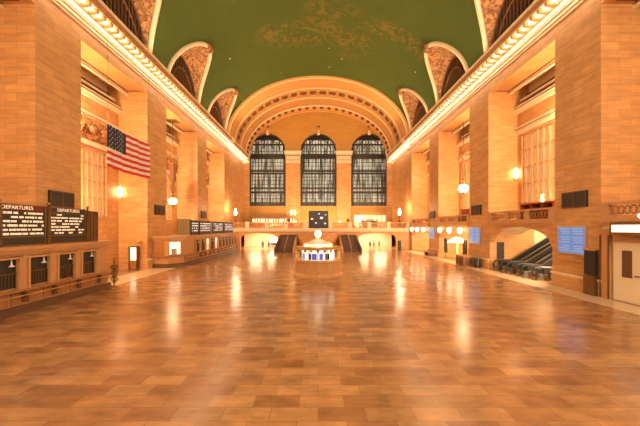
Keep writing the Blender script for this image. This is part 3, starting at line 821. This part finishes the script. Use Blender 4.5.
# ------------------------------------------------------------------ ticket booths (left)
def ticket_window(t, y, lit, X=-15.4):
    fr = MB(); w, z0, z1 = .6, 1.38, 2.86
    for (a, b) in ((y-w-.12, y-w), (y+w, y+w+.12)): fr.box(X-.1, X+.1, a, b, z0-.1, z1+.1)
    fr.box(X-.1, X+.1, y-w, y+w, z1, z1+.1)
    f = fr.build('window_frame', 'wood_pale', t)
    MB().box(X-.16, X-.12, y-w, y+w, z0, z1).build('pane', 'litpanel' if lit else 'black', f)
    gr = MB()
    for q in range(-3, 4): gr.box(X-.04, X-.02, y+q*.17-.012, y+q*.17+.012, z0, z0+.75)
    gr.box(X-.05, X-.01, y-w, y+w, z0+.73, z0+.77)
    gr.build('brass_grille', 'bronze', f)
    MB().lathe([(.14,2.5),(.04,2.6),(.015,2.86)], (X+.02, y+.26, 0), 10).build('lamp_shade', 'white', f)
def ticket_booth(y0, y1, xs, label, cent, lits, cant=False):
    t = thing('ticket_booth', label, 'ticket booth', (0,0,0))
    X = -15.4; xe = -18.28
    def plan(g, c):
        if cant: return [(xe, y1+g), (X+g, y1+g), (X+g, y0+1.6), (X-1.2, y0-g), (xe, y0-g)]
        return [(xe, y1+g), (X+g, y1+g), (X+g, y0-g), (xe, y0-g)]
    def prism(mb, g, z0, z1):
        p = plan(g, 0); n = len(p)
        mb.add([(x,y,z0) for x,y in p]+[(x,y,z1) for x,y in p], [(i,(i+1)%n,n+(i+1)%n,n+i) for i in range(n)]+[tuple(reversed(range(n))), tuple(range(n,2*n))])
        return mb
    prism(MB(), -.14, .0, 3.1).build('body', 'wood_pale', t)
    prism(prism(MB(), .12, 0, .18), .05, .18, .42).build('plinth', 'brown', t)
    m_ = prism(prism(prism(MB(), .0, 3.02, 3.14), .14, 3.14, 3.3), .24, 3.3, 3.5)
    m_.build('top_cornice', 'wood_pale', t)
    lg = prism(MB(), .14, 1.16, 1.28); lg.build('counter_ledge', 'wood', t)
    dw = MB(); n = int((y1-y0)/.9)
    for k in range(n):
        y = y1-.45-k*.9
        if cant and y < y0+1.7: break
        dw.box(X-.14, X-.06, y-.36, y+.36, .5, 1.08)
    dw.build('dado_panel', 'wood', t)
    for c in cent:
        pl = MB()
        for yy in (c-.9, c+.9): pass
        pl.box(X-.14, X+.04, c+.9-.14, c+.9+.14, 1.28, 3.02); pl.box(X-.14, X+.12, c+.9-.16, c+.9+.16, 2.86, 3.02)
        pl.build('pilaster', 'wood_pale', t)
        bk = MB().box(X-.1, X+.22, c+.9-.06, c+.9+.06, .85, 1.16); bk.box(X-.1, X+.1, c+.9-.06, c+.9+.06, .6, .86); bk.build('bracket', 'brown', t)
    for c, l in zip(cent, lits): ticket_window(t, c, l)
    rl = MB().tube([(X+.28, y0+1.8 if cant else y0+.2, .98), (X+.28, y1-.1, .98)], .03, 8); rl.build('rail', 'brass', t)
    return t
c1 = [20.35-1.8*k for k in range(6)]
ticket_booth(9.8, 22.4, None, 'long brown marble ticket booth with dark barred windows at the left front edge', c1, [0]*6)
c2 = [56.3-1.75*k for k in range(11)]
tb = ticket_booth(33.3, 57.6, None, 'far marble ticket booth with angled corner and partly lit windows', c2, [0,0,0,0,0,0,1,0,1,0,0][:11], True)
# lit alcove on angled corner + panel on end
cx, cy = -15.95, 35.2
al = MB().box(-.75,.75,-.08,.06,1.35,2.9).build('alcove_frame', 'wood_pale', tb); al.location = (-16.1, 34.0, 0); al.rotation_euler = (0,0,math.atan2(1.6,1.2))
MB().box(-.6,.6,-.12,-.08,1.45,2.8).build('pane', 'litpanel', al)
MB().box(-.45,.2,-.16,-.12,1.45,2.1).build('counter_screen', 'steel', al)
MB().box(-18.15,-17.0,33.36,33.42,1.4,2.85).build('end_panel', 'wood', tb)
# ornate bracket lantern at end of the near booth
t = thing('corner_grille', 'ornate dark bronze scroll grille at the far end of the near ticket booth', 'grille', (-15.3, 22.75, 0))
g = MB(); g.tube([(0,0,0),(0,0,2.2)], .05, 8)
for z in (.5,.95,1.4):
    g.tube([(0+.3*math.cos(a)*(1-a/9), .0+.05*math.sin(a), z+.28*math.sin(a)*(1-a/9)) for a in linspace(0,7,22)], .035, 6)
    g.tube([(0-.3*math.cos(a)*(1-a/9), 0, z+.28*math.sin(a)*(1-a/9)) for a in linspace(0,7,22)], .035, 6)
g.lathe([(.2,0),(.2,.05),(.06,.1)], (0,0,0), 12)
g.build('scrollwork', 'bronze', t)

# ------------------------------------------------------------------ departure boards
def text_mesh(body, size, mat, parent, loc, rot, sx=1.):
    cu = bpy.data.curves.new('lettering', 'FONT'); cu.body = body; cu.size = size; cu.extrude = .004; cu.align_x = 'CENTER'; cu.align_y = 'CENTER'
    o = bpy.data.objects.new('lettering', cu); COL.objects.link(o)
    bpy.context.view_layer.update()
    dg = bpy.context.evaluated_depsgraph_get()
    me = bpy.data.meshes.new_from_object(o.evaluated_get(dg)); bpy.data.objects.remove(o)
    me.materials.clear(); me.materials.append(M[mat])
    q = bpy.data.objects.new('lettering', me); COL.objects.link(q); q.parent = parent; q.location = loc; q.rotation_euler = rot; q.scale = (sx,1,1)
    return q
def board(y0, y1, X, z0, z1, label, group, seed, header=None, textm='boardtext', rows=6, red=False, hdr_frac=None):
    t = thing('departure_board', label, 'board', (X, (y0+y1)/2, z0), 0, group)
    h = z1-z0; L_ = (y1-y0)/2
    MB().box(-.28, 0, -L_, L_, 0, h).build('case', 'black', t)
    f = MB(); 
    f.box(0, .05, -L_, L_, 0, .06); f.box(0,.05,-L_,L_,h*.21,h*.21+.05); f.box(0,.05,-L_,L_,h-.06,h); f.box(0,.05,-L_,L_,h*.83,h*.83+.03)
    f.box(0,.05,-L_,-L_+.06,0,h); f.box(0,.05,L_-.06,L_,0,h)
    f.build('frame', 'bronze', t)
    if red: MB().box(0,.02,-L_+.1,L_-.1,h*.86,h*.97).build('header_strip', 'darkred', t)
    r = random.Random(seed); tx = MB()
    zt, zb = h*.79, h*.29
    for k in range(rows):
        z = zt-(zt-zb)*k/(rows-1) if rows > 1 else zt
        dz = (zt-zb)/rows*.30
        y = -L_+.14
        while y < L_-.2:
            w = r.uniform(.10,.34)
            if r.random() < .86:
                yy = y
                while yy < min(y+w, L_-.16):
                    hh = dz*r.choice((1,1,.8)); tx.box(.005,.02, yy, yy+.042, z-hh, z+hh); yy += .06
            y += w+r.uniform(.04,.12)
    tx.build('lettering', textm, t)
    if header:
        text_mesh(header, h*.125, textm, t, (.03, -L_*.30 if red else 0, h*.915), (PI/2, 0, PI/2), 1.05)
    return t
board(15.0, 17.5, -15.75, 3.5, 5.7, 'big dark departures board with dark red header strip on the near ticket booth', 'boards on the near ticket booth', 1, 'DEPARTURES', red=True)
board(17.75, 20.5, -15.75, 3.5, 5.7, 'dark departures board beyond the red headed one on the near ticket booth', 'boards on the near ticket booth', 2, 'DEPARTURES', rows=7)
board(12.2, 14.75, -15.75, 3.5, 5.7, 'dark departures board cut by the left edge on the near ticket booth', 'boards on the near ticket booth', 3, rows=6)
t = thing('board_end_cabinet', 'dark brown end cabinet closing the boards of the near ticket booth', 'cabinet', (-15.75, 21.1, 3.5))
MB().box(-.5,0,-.36,.6,0,2.1).build('body', 'brown', t)
f = MB(); 
for y in (-.32,-.1,.2,.5): f.box(0,.06,y-.04,y+.04,0,2.1)
f.build('rib', 'bronze', t)
for y, w in ((14.87,'left of the red headed departures board'), (17.62,'between the two near departures boards'), (20.6,'right of the second departures board')):
    tag(MB().lathe([(.05,3.5),(.05,5.75),(.1,5.8),(.02,5.95)], (-15.68, y, 0), 8).build('board_post', 'bronze'), 'slim bronze post '+w, 'post', 'posts of the near boards')
fb = [(37.1,39.3,'nearest'), (39.8,43.8,'second'), (44.9,49.3,'third'), (50.3,55.2,'farthest')]
for i, (a, b, w) in enumerate(fb):
    board(a, b, -15.5, 3.5, 5.35, '%s dark board with pale lettering above the far ticket booth' % w, 'boards on the far ticket booth', 10+i, None, 'boardtext_cool', rows=4)
t = thing('olive_cabinet', 'olive panelled cabinet at the near end of the far ticket booth boards', 'cabinet', (-16.3, 37.0, 3.5))
MB().box(-.75,.75,-.3,.0,0,2.0).build('body', 'olive', t)
f = MB()
for x in (-.72,-.36,0,.36,.72): f.box(x-.03,x+.03,-.34,-.3,0,2.0)
f.build('rib', 'bronze', t)

# ------------------------------------------------------------------ flag
t = thing('american_flag', 'American flag with thirteen stripes hanging in the left bay opening', 'flag', (-17.55, 25.2, 9.55))
FL, FH = 6.3, 3.55
def cloth(mb, y0, y1, z0, z1, dx=0, n=16):
    us = linspace(y0, y1, n)
    w = lambda u: .10*math.sin(u*2.1)*(u/FL)+.05*math.sin(u*5)
    sag = lambda u: -.12*math.sin(PI*u/FL)
    mb.slab(us, lambda u: z0+sag(u), lambda u: z1+sag(u), .015, lambda u, d, z: (w(u)+dx+d, u, z))
hs = FH/13
rm, wm = MB(), MB()
for k in range(13):
    y0 = 0 if k < 6 else FL*.40
    cloth(rm if k % 2 == 0 else wm, y0, FL, k*hs, (k+1)*hs)
rm.build('red_stripes', 'red', t); wm.build('white_stripes', 'flagwhite', t)
cn = MB(); cloth(cn, 0, FL*.40, 6*hs, FH, 0, 8); cn.build('canton', 'navy', t)
stm = MB()
for r_ in range(9):
    for c_ in range(6 if r_ % 2 == 0 else 5):
        y = FL*.40*((c_+.5)/6 if r_ % 2 == 0 else (c_+1)/6); z = 6*hs+(FH-6*hs)*(r_+.5)/9-.12*math.sin(PI*y/FL)
        x = .10*math.sin(y*2.1)*(y/FL)+.05*math.sin(y*5)+.02
        pts = []
        for q in range(10):
            rr = .075 if q % 2 == 0 else .03; a = PI/2+q*PI/5
            pts.append((x+.006, y+rr*math.cos(a), z+rr*math.sin(a)))
        stm.add(pts, [tuple(range(10))])
stm.build('stars', 'flagwhite', t)
MB().tube([(0,0,FH),(0,FL,FH)], .035, 8).build('top_rod', 'white', t)
hw_ = MB()
for y in (.1, FL-.1): hw_.tube([(0,y,FH),(0,y,20.0-9.55)], .012, 5)
hw_.build('hanging_wire', 'bronze', t)

# ------------------------------------------------------------------ pier grilles, screens
def grille(s, y, lab):
    t = thing('speaker_grille', lab, 'grille', (s*XW, y, 6.45), 0, 'dark grilles on the piers')
    MB().box(0, -s*.14, -1.02, 1.02, -.57, .57).build('case', 'black', t)
    f = MB()
    f.box(-s*.12,-s*.17,-1.02,1.02,.5,.57); f.box(-s*.12,-s*.17,-1.02,1.02,-.57,-.5); f.box(-s*.12,-s*.17,-.03,.03,-.5,.5)
    for q in (-1.0, .97): f.box(-s*.12,-s*.17,q,q+.04,-.5,.5)
    f.build('frame', 'brown', t)
for s, sd in ((-1,'left'), (1,'right')):
    for y, w in ((21.55,'nearest'), (34.9,'second'), (48.3,'third')):
        grille(s, y, 'dark rectangular grille high on the %s %s pier' % (w, sd))
def info_screen(y, w, h, lab):
    t = thing('information_screen', lab, 'screen', (XW, y, 3.55), 0, 'blue screens on the right piers')
    MB().box(0,-.16,-w-.1,w+.1,-h-.1,h+.1).build('case', 'steel', t)
    MB().box(-.16,-.18,-w,w,-h,h).build('display', 'bluescreen', t)
    c = MB(); rows, cols = 3, 2
    for r_ in range(rows):
        for c_ in range(cols):
            y0 = -w+.08+c_*w; z0 = -h+.06+r_*2*h/3
            for q in range(3):
                c.box(-.18,-.19, y0, y0+w-.14-.1*((q*7+r_*3+c_) % 4), z0+.07+q*.17, z0+.15+q*.17)
    c.build('display_cells', 'screenpale', t)
info_screen(21.75, 1.1, .92, 'large blue information screen on the nearest right pier')
info_screen(35.15, 1.15, .85, 'blue information screen on the second right pier above the wooden desk')
info_screen(48.4, 1.15, .8, 'small blue information screen on the farthest right pier')
# plaque ledge under near screen
tag(MB().box(XW,XW-.22,20.5,23.0,2.05,2.2).build('brass_shelf', 'wood_pale'), 'thin stone shelf under the large blue screen', 'shelf')

# ------------------------------------------------------------------ chandeliers & sconces
def lantern(s, y, z, x, lab, r=.55, housing=False):
    t = thing('hanging_lantern', lab, 'lamp', (s*x, y, z), 0, 'hanging globe lanterns of the side bays')
    MB().sphere(r, (0,0,0), 20, 14).build('globe', 'globe', t)
    c = MB(); c.tube([(0,0,r),(0,0,19.7-z)], .05, 6)
    c.build('chain', 'bronze', t)
    MB().lathe([(.12,-r-.25),(.2,-r-.05),(.3,-r+.12)], (0,0,0), 12).lathe([(.35,r-.12),(.22,r+.08),(.1,r+.4)], (0,0,0), 12).build('mount', 'bronze', t)
    if housing:
        h = MB().lathe([(.3,r+2.2),(.42,r+2.6),(.3,r+4.4),(.42,r+4.6)], (0,0,0), 10); h.lathe([(.16,r+.6),(.22,r+1.2),(.16,r+2.2)], (0,0,0), 10)
        h.build('housing', 'brown', t)
        MB().box(-.7,.7,-.7,.7,19.7-z-.8,19.7-z).build('ceiling_mount', 'brown', t)
    return t
nm = {2:'nearest visible', 3:'third', 4:'farthest'}
lantern(-1, 41.3, 8.0, 19.8, 'glowing globe on a dark ornate hanger in the left bay above the far ticket booth', .5, True)
lantern(1, 41.3, 9.75, 19.8, 'glowing globe on a slim chain in the right bay above the wooden desk', .6)
for s, z, sd in ((-1,8.0,'left bay behind the flag'), (1,10.0,'right bay above the escalators')):
    t = thing('wall_sconce', 'small glowing wall sconce in the %s' % sd, 'sconce', (s*21.05, 32.5, z))
    MB().box(-.06,.06,-.2,0,-.6,.1).build('bracket', 'brass', t)
    MB().lathe([(.12,-.3),(.24,.0),(.22,.5),(.1,.75)], (0,-.3,0), 14).build('lamp_shade', 'sconce', t)

# left bay: lit cabinet and brass bracket on far reveal
t = thing('vending_kiosk', 'kiosk with bright glowing front by the pier beneath the flag', 'kiosk', (-19.45, 32.1, 0))
MB().box(-.45,.4,-.3,.25,0,2.45).build('body', 'brown', t); MB().box(-.22,.36,-.34,-.3,1.0,2.35).build('front_panel', 'litpanel', t)
MB().box(-.22,.36,-.33,-.3,.1,.9).build('lower_panel', 'wood', t)
t = thing('brass_bracket_lamp', 'small brass bracket lamp on the left pier beside the kiosk', 'lamp', (-18.9, 32.34, 2.95))
MB().tube([(0,0,0),(0,-.3,.08),(0,-.35,-.02)], .04, 6).lathe([(.14,-.03),(.04,.06)], (0,0,0), 10, axis='y').build('arm', 'brass', t)
MB().lathe([(.17,-.2),(.05,0)], (0,-.35,0), 10).build('lamp_shade', 'bronze', t)

# ------------------------------------------------------------------ right bays: mezzanine, passages
mezz = {1:(10.2,19.6), 2:(23.4,32.5), 3:(36.6,46), 4:(49.8,59.2), 0:(-3.3,6.2)}
for i, (y0, y1) in mezz.items():
    mb = MB().box(XW, XB+.6, y0, y1, 4.75, 5.0)
    mb.box(XW-.28, XW, y0+.02, y1-.02, 4.8, 5.0); mb.box(XW-.14, XW, y0+.02, y1-.02, 4.6, 4.8)
    o = struct(mb.build('mezzanine', 'wood_pale'))
    if i in (2,3,4):
        c = (y0+y1)/2; h = (y1-y0)/2-.25
        rm_ = lambda u, d, z: (XW+d, u, z)
        w = MB().slab(linspace(c-h, c+h, 21), lambda u: 2.9+1.6*math.sqrt(max(0, 1-((u-c)/h)**2)), lambda u: 4.75, .5, rm_)
        w.box(XW, XW+.5, y0, c-h, 0, 4.75); w.box(XW, XW+.5, c+h, y1, 0, 4.75)
        struct(w.build('wall_spandrel', 'stone'))
        # passage shell beyond the arch
        p = MB()
        p.slab(linspace(y0, y1, 17), lambda u: 3.2+1.4*math.sqrt(max(0, 1-((u-c)/(h+.7))**2)), lambda u: 4.9, 3.2, lambda u, d, z: (XW+.5+d, u, z))
        p.box(XB+1.8, 32, y0-.3, y0, 0, 9); p.box(XB+1.8, 32, y1, y1+.3, 0, 9); p.box(32, 32.3, y0, y1, 0, 9); p.box(XB+.6, 32, y0, y1, 9, 9.2)
        p.box(30.0,40,y0,y1,-.3,-.05)
        struct(p.build('wall_passage_right', 'cream'))
    if i in (2,3,4,1):
        t = thing('balustrade', 'pierced stone balustrade above the %s' % {1:'cream doorway at the right edge',2:'escalators',3:'arch with the white canopy lamp',4:'farthest right arch'}[i], 'balustrade', (0,0,0), 0, 'balustrades of the right bays')
        zb = 5.0; hh = 1.05
        rl = MB(); rl.box(XW-.1, XW+.22, y0+.02, y1-.02, zb, zb+.2); rl.box(XW-.14, XW+.26, y0+.02, y1-.02, zb+hh-.16, zb+hh)
        rl.build('rail', 'wood_pale', t)
        n = 3
        for k in range(n+1):
            yy = y0+.3+(y1-y0-.6)*k/n; MB().box(XW-.08, XW+.2, yy-.28, yy+.28, zb+.2, zb+hh-.16).build('pedestal', 'wood_pale', t)
        lt = MB(); nn = int((y1-y0)/.36)
        for k in range(nn):
            yy = y0+.18+k*(y1-y0-.36)/(nn-1)
            lt.tube([(XW+.06, yy+.15*math.cos(a), zb+.54+.26*math.sin(a)) for a in linspace(0, 2*PI, 9)[:-1]], .045, 6, closed=True)
        lt.build('fretwork', 'wood', t)
# nearest right bay: flush doorway wall
y0, y1 = 10.2, 19.6
w = struct(MB().box(XW+.05, XW+.5, y0, y1, 0, 4.75).build('wall_doorway', 'cream'))
MB().box(XW-.04, XW+.05, y0, 18.8, 3.6, 4.6).build('brown_band', 'wood_pale', w)
t = thing('door_surround', 'pale pilaster with dark edges beside the cream door', 'door surround', (XW, 19.2, 0))
MB().box(-.16, .0, -.32, .32, 0, 4.2).build('pilaster', 'wood_pale', t)
MB().box(-.2,-.16,-.34,-.24,0,4.0).build('edge_strip', 'brown', t); MB().box(-.2,-.16,.2,.3,0,4.0).build('edge_strip', 'brown', t)
MB().box(-.24,.0,-.4,.4,4.2,4.4).build('capital', 'wood_pale', t)
d = MB().box(XW-.03, XW+.05, 16.3, 18.75, .06, 3.5); do = struct(d.build('door_1', 'cream'), 'cream door with a brown glazed slot at the right edge')
MB().box(XW-.05, XW-.03, 17.62, 18.2, 1.5, 3.1).build('window_pane', 'brown', do)
MB().box(XW-.09, XW-.03, 17.2, 17.45, 1.62, 1.68).build('handle', 'black', do)
t = thing('light_box', 'long white light box on a bracket at the right edge', 'light', (XW-.30, 16.6, 4.4))
MB().box(-.35,0,-2,1.75,-.42,.42).build('case', 'bronze', t); MB().box(-.38,-.35,-1.9,1.6,-.2,.22).build('light_panel', 'litpanel', t)
MB().sphere(.13, (-.3,-.0,.72), 12, 8).build('lamp_bulb', 'sconce', t); MB().tube([(0,0,.5),(-.3,0,.58)], .03, 6).build('arm', 'brass', t)
t = thing('notice_board', 'tall black notice board on a brown cabinet at the nearest right pier', 'board', (XW-.17, 20.05, 0))
MB().box(-.22,0,-.42,.42,0,1.3).build('cabinet', 'bronze', t); MB().box(-.18,-.02,-.4,.4,1.35,2.95).build('board_panel', 'black', t)
MB().box(-.2,0,-.46,.46,2.95,3.05).build('top_cap', 'brass', t)

# escalators
def make_escalator():
    t = thing('escalator', '', 'escalator')
    run, rise = 9.0, 4.9
    def band(y, w, zlo, zhi, x0=0., flat=1.3):
        pts = [(x0, 0), (flat, 0), (flat+run-1, rise), (flat+run, rise)]
        mb = MB(); vs = []
        for (x, z) in pts: vs += [(x,y-w,z+zlo),(x,y+w,z+zlo),(x,y+w,z+zhi),(x,y-w,z+zhi)]
        fs = []
        for i in range(3):
            a = i*4
            for q in range(4): fs.append((a+q, a+(q+1)%4, a+4+(q+1)%4, a+4+q))
        fs += [(0,1,2,3),(12,15,14,13)]
        return mb.add(vs, fs)
    st = MB(); n = 22
    for k in range(n):
        x = 1.3+(run-1)*k/n; z = rise*k/n
        st.box(x, x+(run-1)/n+.02, -.5, .5, z-.1, z+rise/n)
    st.box(0, 1.3, -.5, .5, 0, .04)
    st.build('steps', 'black', t)
    for y in (-.68, .68):
        b = band(y, .14, .0 if y else 0, .45); b.build('skirt', 'bronze', t)
        g = band(y, .05, .45, .98); g.build('side_panel', 'black', t)
        pts = [(-.35,y,.25),(-.5,y,.45),(-.52,y,.75),(-.35,y,.98),(0,y,1.04),(1.3,y,1.04),(1.3+run-1,y,rise+1.04),(1.3+run,y,rise+1.04)]
        MB().tube(pts, .075, 8).build('handrail', 'rubber', t)
        MB().box(-.38,.3,y-.1,y+.1,0,.5).build('newel', 'steel', t)
    return t
e0 = make_escalator()
for i, (y, w) in enumerate(((31.2,'farthest'), (29.0,'second farthest'), (26.8,'second nearest'), (24.9,'nearest'))):
    e = e0 if i == 0 else copy_tree(e0)
    e.location = (19.0, y, 0); e['label'] = 'dark escalator rising to the right, the %s of the four' % w; e['group'] = 'escalators in the right bay'
t = thing('wall_board', 'tall black panel on the pier wall left of the escalators', 'board', (19.55, 32.5, 1.85))
MB().box(-.36,.36,-.08,0,-1,1).build('panel', 'black', t); MB().box(-.4,.4,-.06,0,-1.04,1.04).build('frame', 'brown', t)

# bay three: canopy lamp, boards, desk, bins, lantern lamps
t = thing('canopy_lamp', 'white domed canopy lamp glowing beside the second right pier', 'lamp', (17.6, 38.4, 0))
MB().lathe([(.3,0),(.3,.05),(.05,.1),(.05,2.6)], (0,0,0), 12).build('pole', 'brass', t)
MB().lathe([(1.1,2.55),(1.0,2.75),(.6,3.05),(.15,3.2)], (0,0,0), 24).build('lamp_shade', 'shade', t)
t = thing('wooden_desk', 'small brown wooden desk standing in front of the second right pier', 'desk', (17.0, 35.2, 0), 0)
MB().box(-.55,.55,-.95,.95,.06,1.15).build('body', 'wood', t); MB().box(-.62,.62,-1.02,1.02,1.15,1.25).build('desk_top', 'wood_pale', t)
f = MB()
for y in (-.6,0,.6): f.box(-.58,-.55,y-.24,y+.24,.2,1.0)
f.box(-.4,.4,-.99,-.95,.2,1.0)
f.build('front_panel', 'brown', t)
t = thing('litter_bin', 'dark round litter bin between the wooden desk and the pier', 'bin', (17.65, 33.6, 0))
MB().lathe([(.3,0),(.33,.95),(.3,1.0)], (0,0,0), 16).build('body', 'black', t); MB().lathe([(.3,1.0),(.12,1.12)], (0,0,0), 16).build('lid', 'bronze', t)
for (y, w) in ((36.75,'right of the canopy lamp'), (43.0,'inside the arch left of the canopy lamp')):
    t = thing('wall_board', 'tall black panel standing %s' % w, 'board', (18.0 if y < 40 else 18.15, y+.4 if y < 40 else y, 0))
    MB().box(-.06,.06,-.45,.45,.9,2.9).build('panel', 'black', t); MB().box(-.04,.04,-.05,.05,0,.9).box(-.25,.25,-.3,.3,0,.05).build('stand', 'brown', t)
k = 0
for (i, n) in ((3,3), (4,3)):
    y0, y1 = mezz[i]
    for q in range(n):
        y = y0+(y1-y0)*(q+.5)/n; k += 1
        t = thing('wall_lantern', 'glowing lantern under the mezzanine ledge, %s over the %s right arch' % (['nearest','middle','farthest'][q], 'third' if i == 3 else 'farthest'), 'lamp', (17.85, y, 4.1), 0, 'lanterns under the right mezzanine')
        MB().tube([(.4,0,.3),(0,0,.45),(0,0,.3)], .04, 6).build('arm', 'brass', t)
        MB().lathe([(.1,-.42),(.26,-.2),(.26,.2),(.1,.32)], (0,0,0), 12).build('globe', 'sconce', t)
t = thing('balcony_cabinet', 'reddish open cabinet on the mezzanine above the escalators', 'cabinet', (19.3, 26.2, 5.0))
f = MB(); f.box(-.5,.5,-2.0,2.0,0,.1); f.box(-.5,.5,-2,2,1.5,1.62)
for y in (-2,-.7,.6,1.9): f.box(-.5,.5,y,y+.1,0,1.55)
f.box(.4,.5,-2,2,0,1.55); f.build('frame', 'redfabric', t)
MB().lathe([(.14,1.62),(.22,1.8),(.1,2.0),(.18,2.3)], (0,.0,0), 12).build('bust_ornament', 'white', t)
t = thing('balcony_cabinet', 'reddish cabinet on the mezzanine beside the second right pier', 'cabinet', (19.2, 38.2, 5.0))
MB().box(-.5,.5,-1.3,1.3,0,1.7).build('body', 'redfabric', t); MB().box(-.55,.55,-1.35,1.35,1.7,1.8).build('top', 'wood', t)
# low stone bench at far right pier
t = thing('stone_bench', 'low brown bench against the farthest right pier', 'bench', (17.6, 48.0, 0))
MB().box(-.4,.4,-1.6,1.6,.5,.62).build('seat', 'wood', t); 
for y in (-1.3,1.3): MB().box(-.3,.3,y-.15,y+.15,0,.5).build('leg', 'brown', t)

# pale border strip of floor
struct(MB().box(-18.2,-15.6,22.8,33.1,0,.012).box(16.4,18.1,6,58,0,.012).build('trim_1', 'border'))

# ------------------------------------------------------------------ lights
def area(loc, target, sx, sy, power, col=WARM, name='lamp'):
    l = bpy.data.lights.new(name, 'AREA'); l.shape = 'RECTANGLE'; l.size = sx; l.size_y = sy; l.energy = power; l.color = col
    o = bpy.data.objects.new(name, l); COL.objects.link(o); o.location = loc
    d = Vector(target)-Vector(loc); o.rotation_euler = d.to_track_quat('-Z', 'Y').to_euler()
    return o
def point(loc, power, r=.3, col=WARM, name='lamp'):
    l = bpy.data.lights.new(name, 'POINT'); l.energy = power; l.shadow_soft_size = r; l.color = col
    o = bpy.data.objects.new(name, l); COL.objects.link(o); o.location = loc
    return o
for s in (-1, 1):
    for y in (5, 17, 29, 41, 53):
        area((s*17.3, y, 22.5), (s*4, y, 33), 9, .5, 1300, (1., .74, .42), 'cornice_uplight')      # troughs on the cornice lighting the vault
    area((s*16.9, 23, 22.4), (-s*2, 23, 0), 70, .3, 2200, (1., .68, .38), 'added_floor_fill')  # unseen fill strip added to brighten the floor
    area((s*8, -11.5, 15), (s*9, 30, 4), 12, 7, 19000 if s > 0 else 7500, (1., .86, .64) if s > 0 else (1., .72, .42), 'added_near_fill')  # unseen fill behind the camera, added for the floor and near piers
    point((s*16.5, 60.95, 8.35), 1300, .12, (1.,.72,.42), 'candelabrum_lamp')
    point((s*12.5, 73.3, 5.4), 900, .15, (1.,.72,.42), 'balcony_lamp')
    area((s*14, 62, 22.6), (0, 62, 34), 4, .5, 1700, (1., .68, .34), 'added_arch_fill')  # unseen light added to brighten the end arch
    for i, (y0, y1) in enumerate(BAYS[1:]):
        point((s*20.3, y0+1.2, 7.2), 4200*(.28 if i == 0 else 1), .3, (1.,.68,.36), 'added_bay_fill')  # unseen fill hidden behind the near pier, added to brighten the bay
        point((s*20.3, y0+1.2, 14.5), 5200*(.28 if i == 0 else 1), .3, (1.,.68,.36), 'added_bay_fill')  # same added fill, higher up for the bay ceiling
        area((s*17.35, (y0+y1)/2, 21.05), (s*18.3, (y0+y1)/2, 20.15), 13.4, .15, 250, (1., .86, .62), 'added_bulb_wash')  # unseen strip added to strengthen the bulbs' wash down the wall
    area((s*17.35, 67.4, 21.05), (s*18.3, 67.4, 20.15), 15, .15, 480, (1., .86, .62), 'added_bulb_wash')  # another added strip, brightening the end walls
for a in (-2.4, -1.57, -.74): area((1.95*math.cos(a), 28.4+1.95*math.sin(a), 2.78), (.6*math.cos(a), 28.4+.6*math.sin(a), 3.2), .3, .3, 25, (1.,.82,.5), 'added_roof_fill')  # unseen lights added to brighten the drum roof
for x in (-13.5, -9.5, 9.5, 13.5): area((x, 65, 3.6), (x, 65, 0), 2.5, 6, 1900, (1.,.74,.45), 'passage_ceiling_lamp')
for x in (-10, -3, 3, 10): area((x, 68, 4.6), (x, 74, 9), 3, .4, 1500, (1.,.68,.36), 'balcony_uplight')
for i in (2,3,4):
    y0, y1 = mezz[i]; c = (y0+y1)/2
    point((20.6, y0+1.25, 2.6), 3500, .2, (1.,.76,.48), 'added_passage_fill'); point((26, c, 7.6), 7000, .3, (1.,.7,.42), 'added_passage_fill')  # unseen lights added to brighten the passages
w = bpy.data.worlds.new('world'); sc.world = w; w.use_nodes = True
w.node_tree.nodes['Background'].inputs[0].default_value = (.02,.02,.03,1); w.node_tree.nodes['Background'].inputs[1].default_value = 1

# ------------------------------------------------------------------ camera
cam = bpy.data.cameras.new('camera'); co = bpy.data.objects.new('camera', cam); COL.objects.link(co)
co.location = (0, 0, CZ); co.rotation_euler = (PI/2, 0, 0)
cam.sensor_width = 36; cam.lens = 303/640*36; cam.shift_x = 2/640; cam.shift_y = 14/640
cam.clip_end = 500
sc.camera = co
sc.view_settings.view_transform = 'Standard'; sc.view_settings.look = 'None'; sc.view_settings.gamma = 1; sc.view_settings.exposure = -1.08
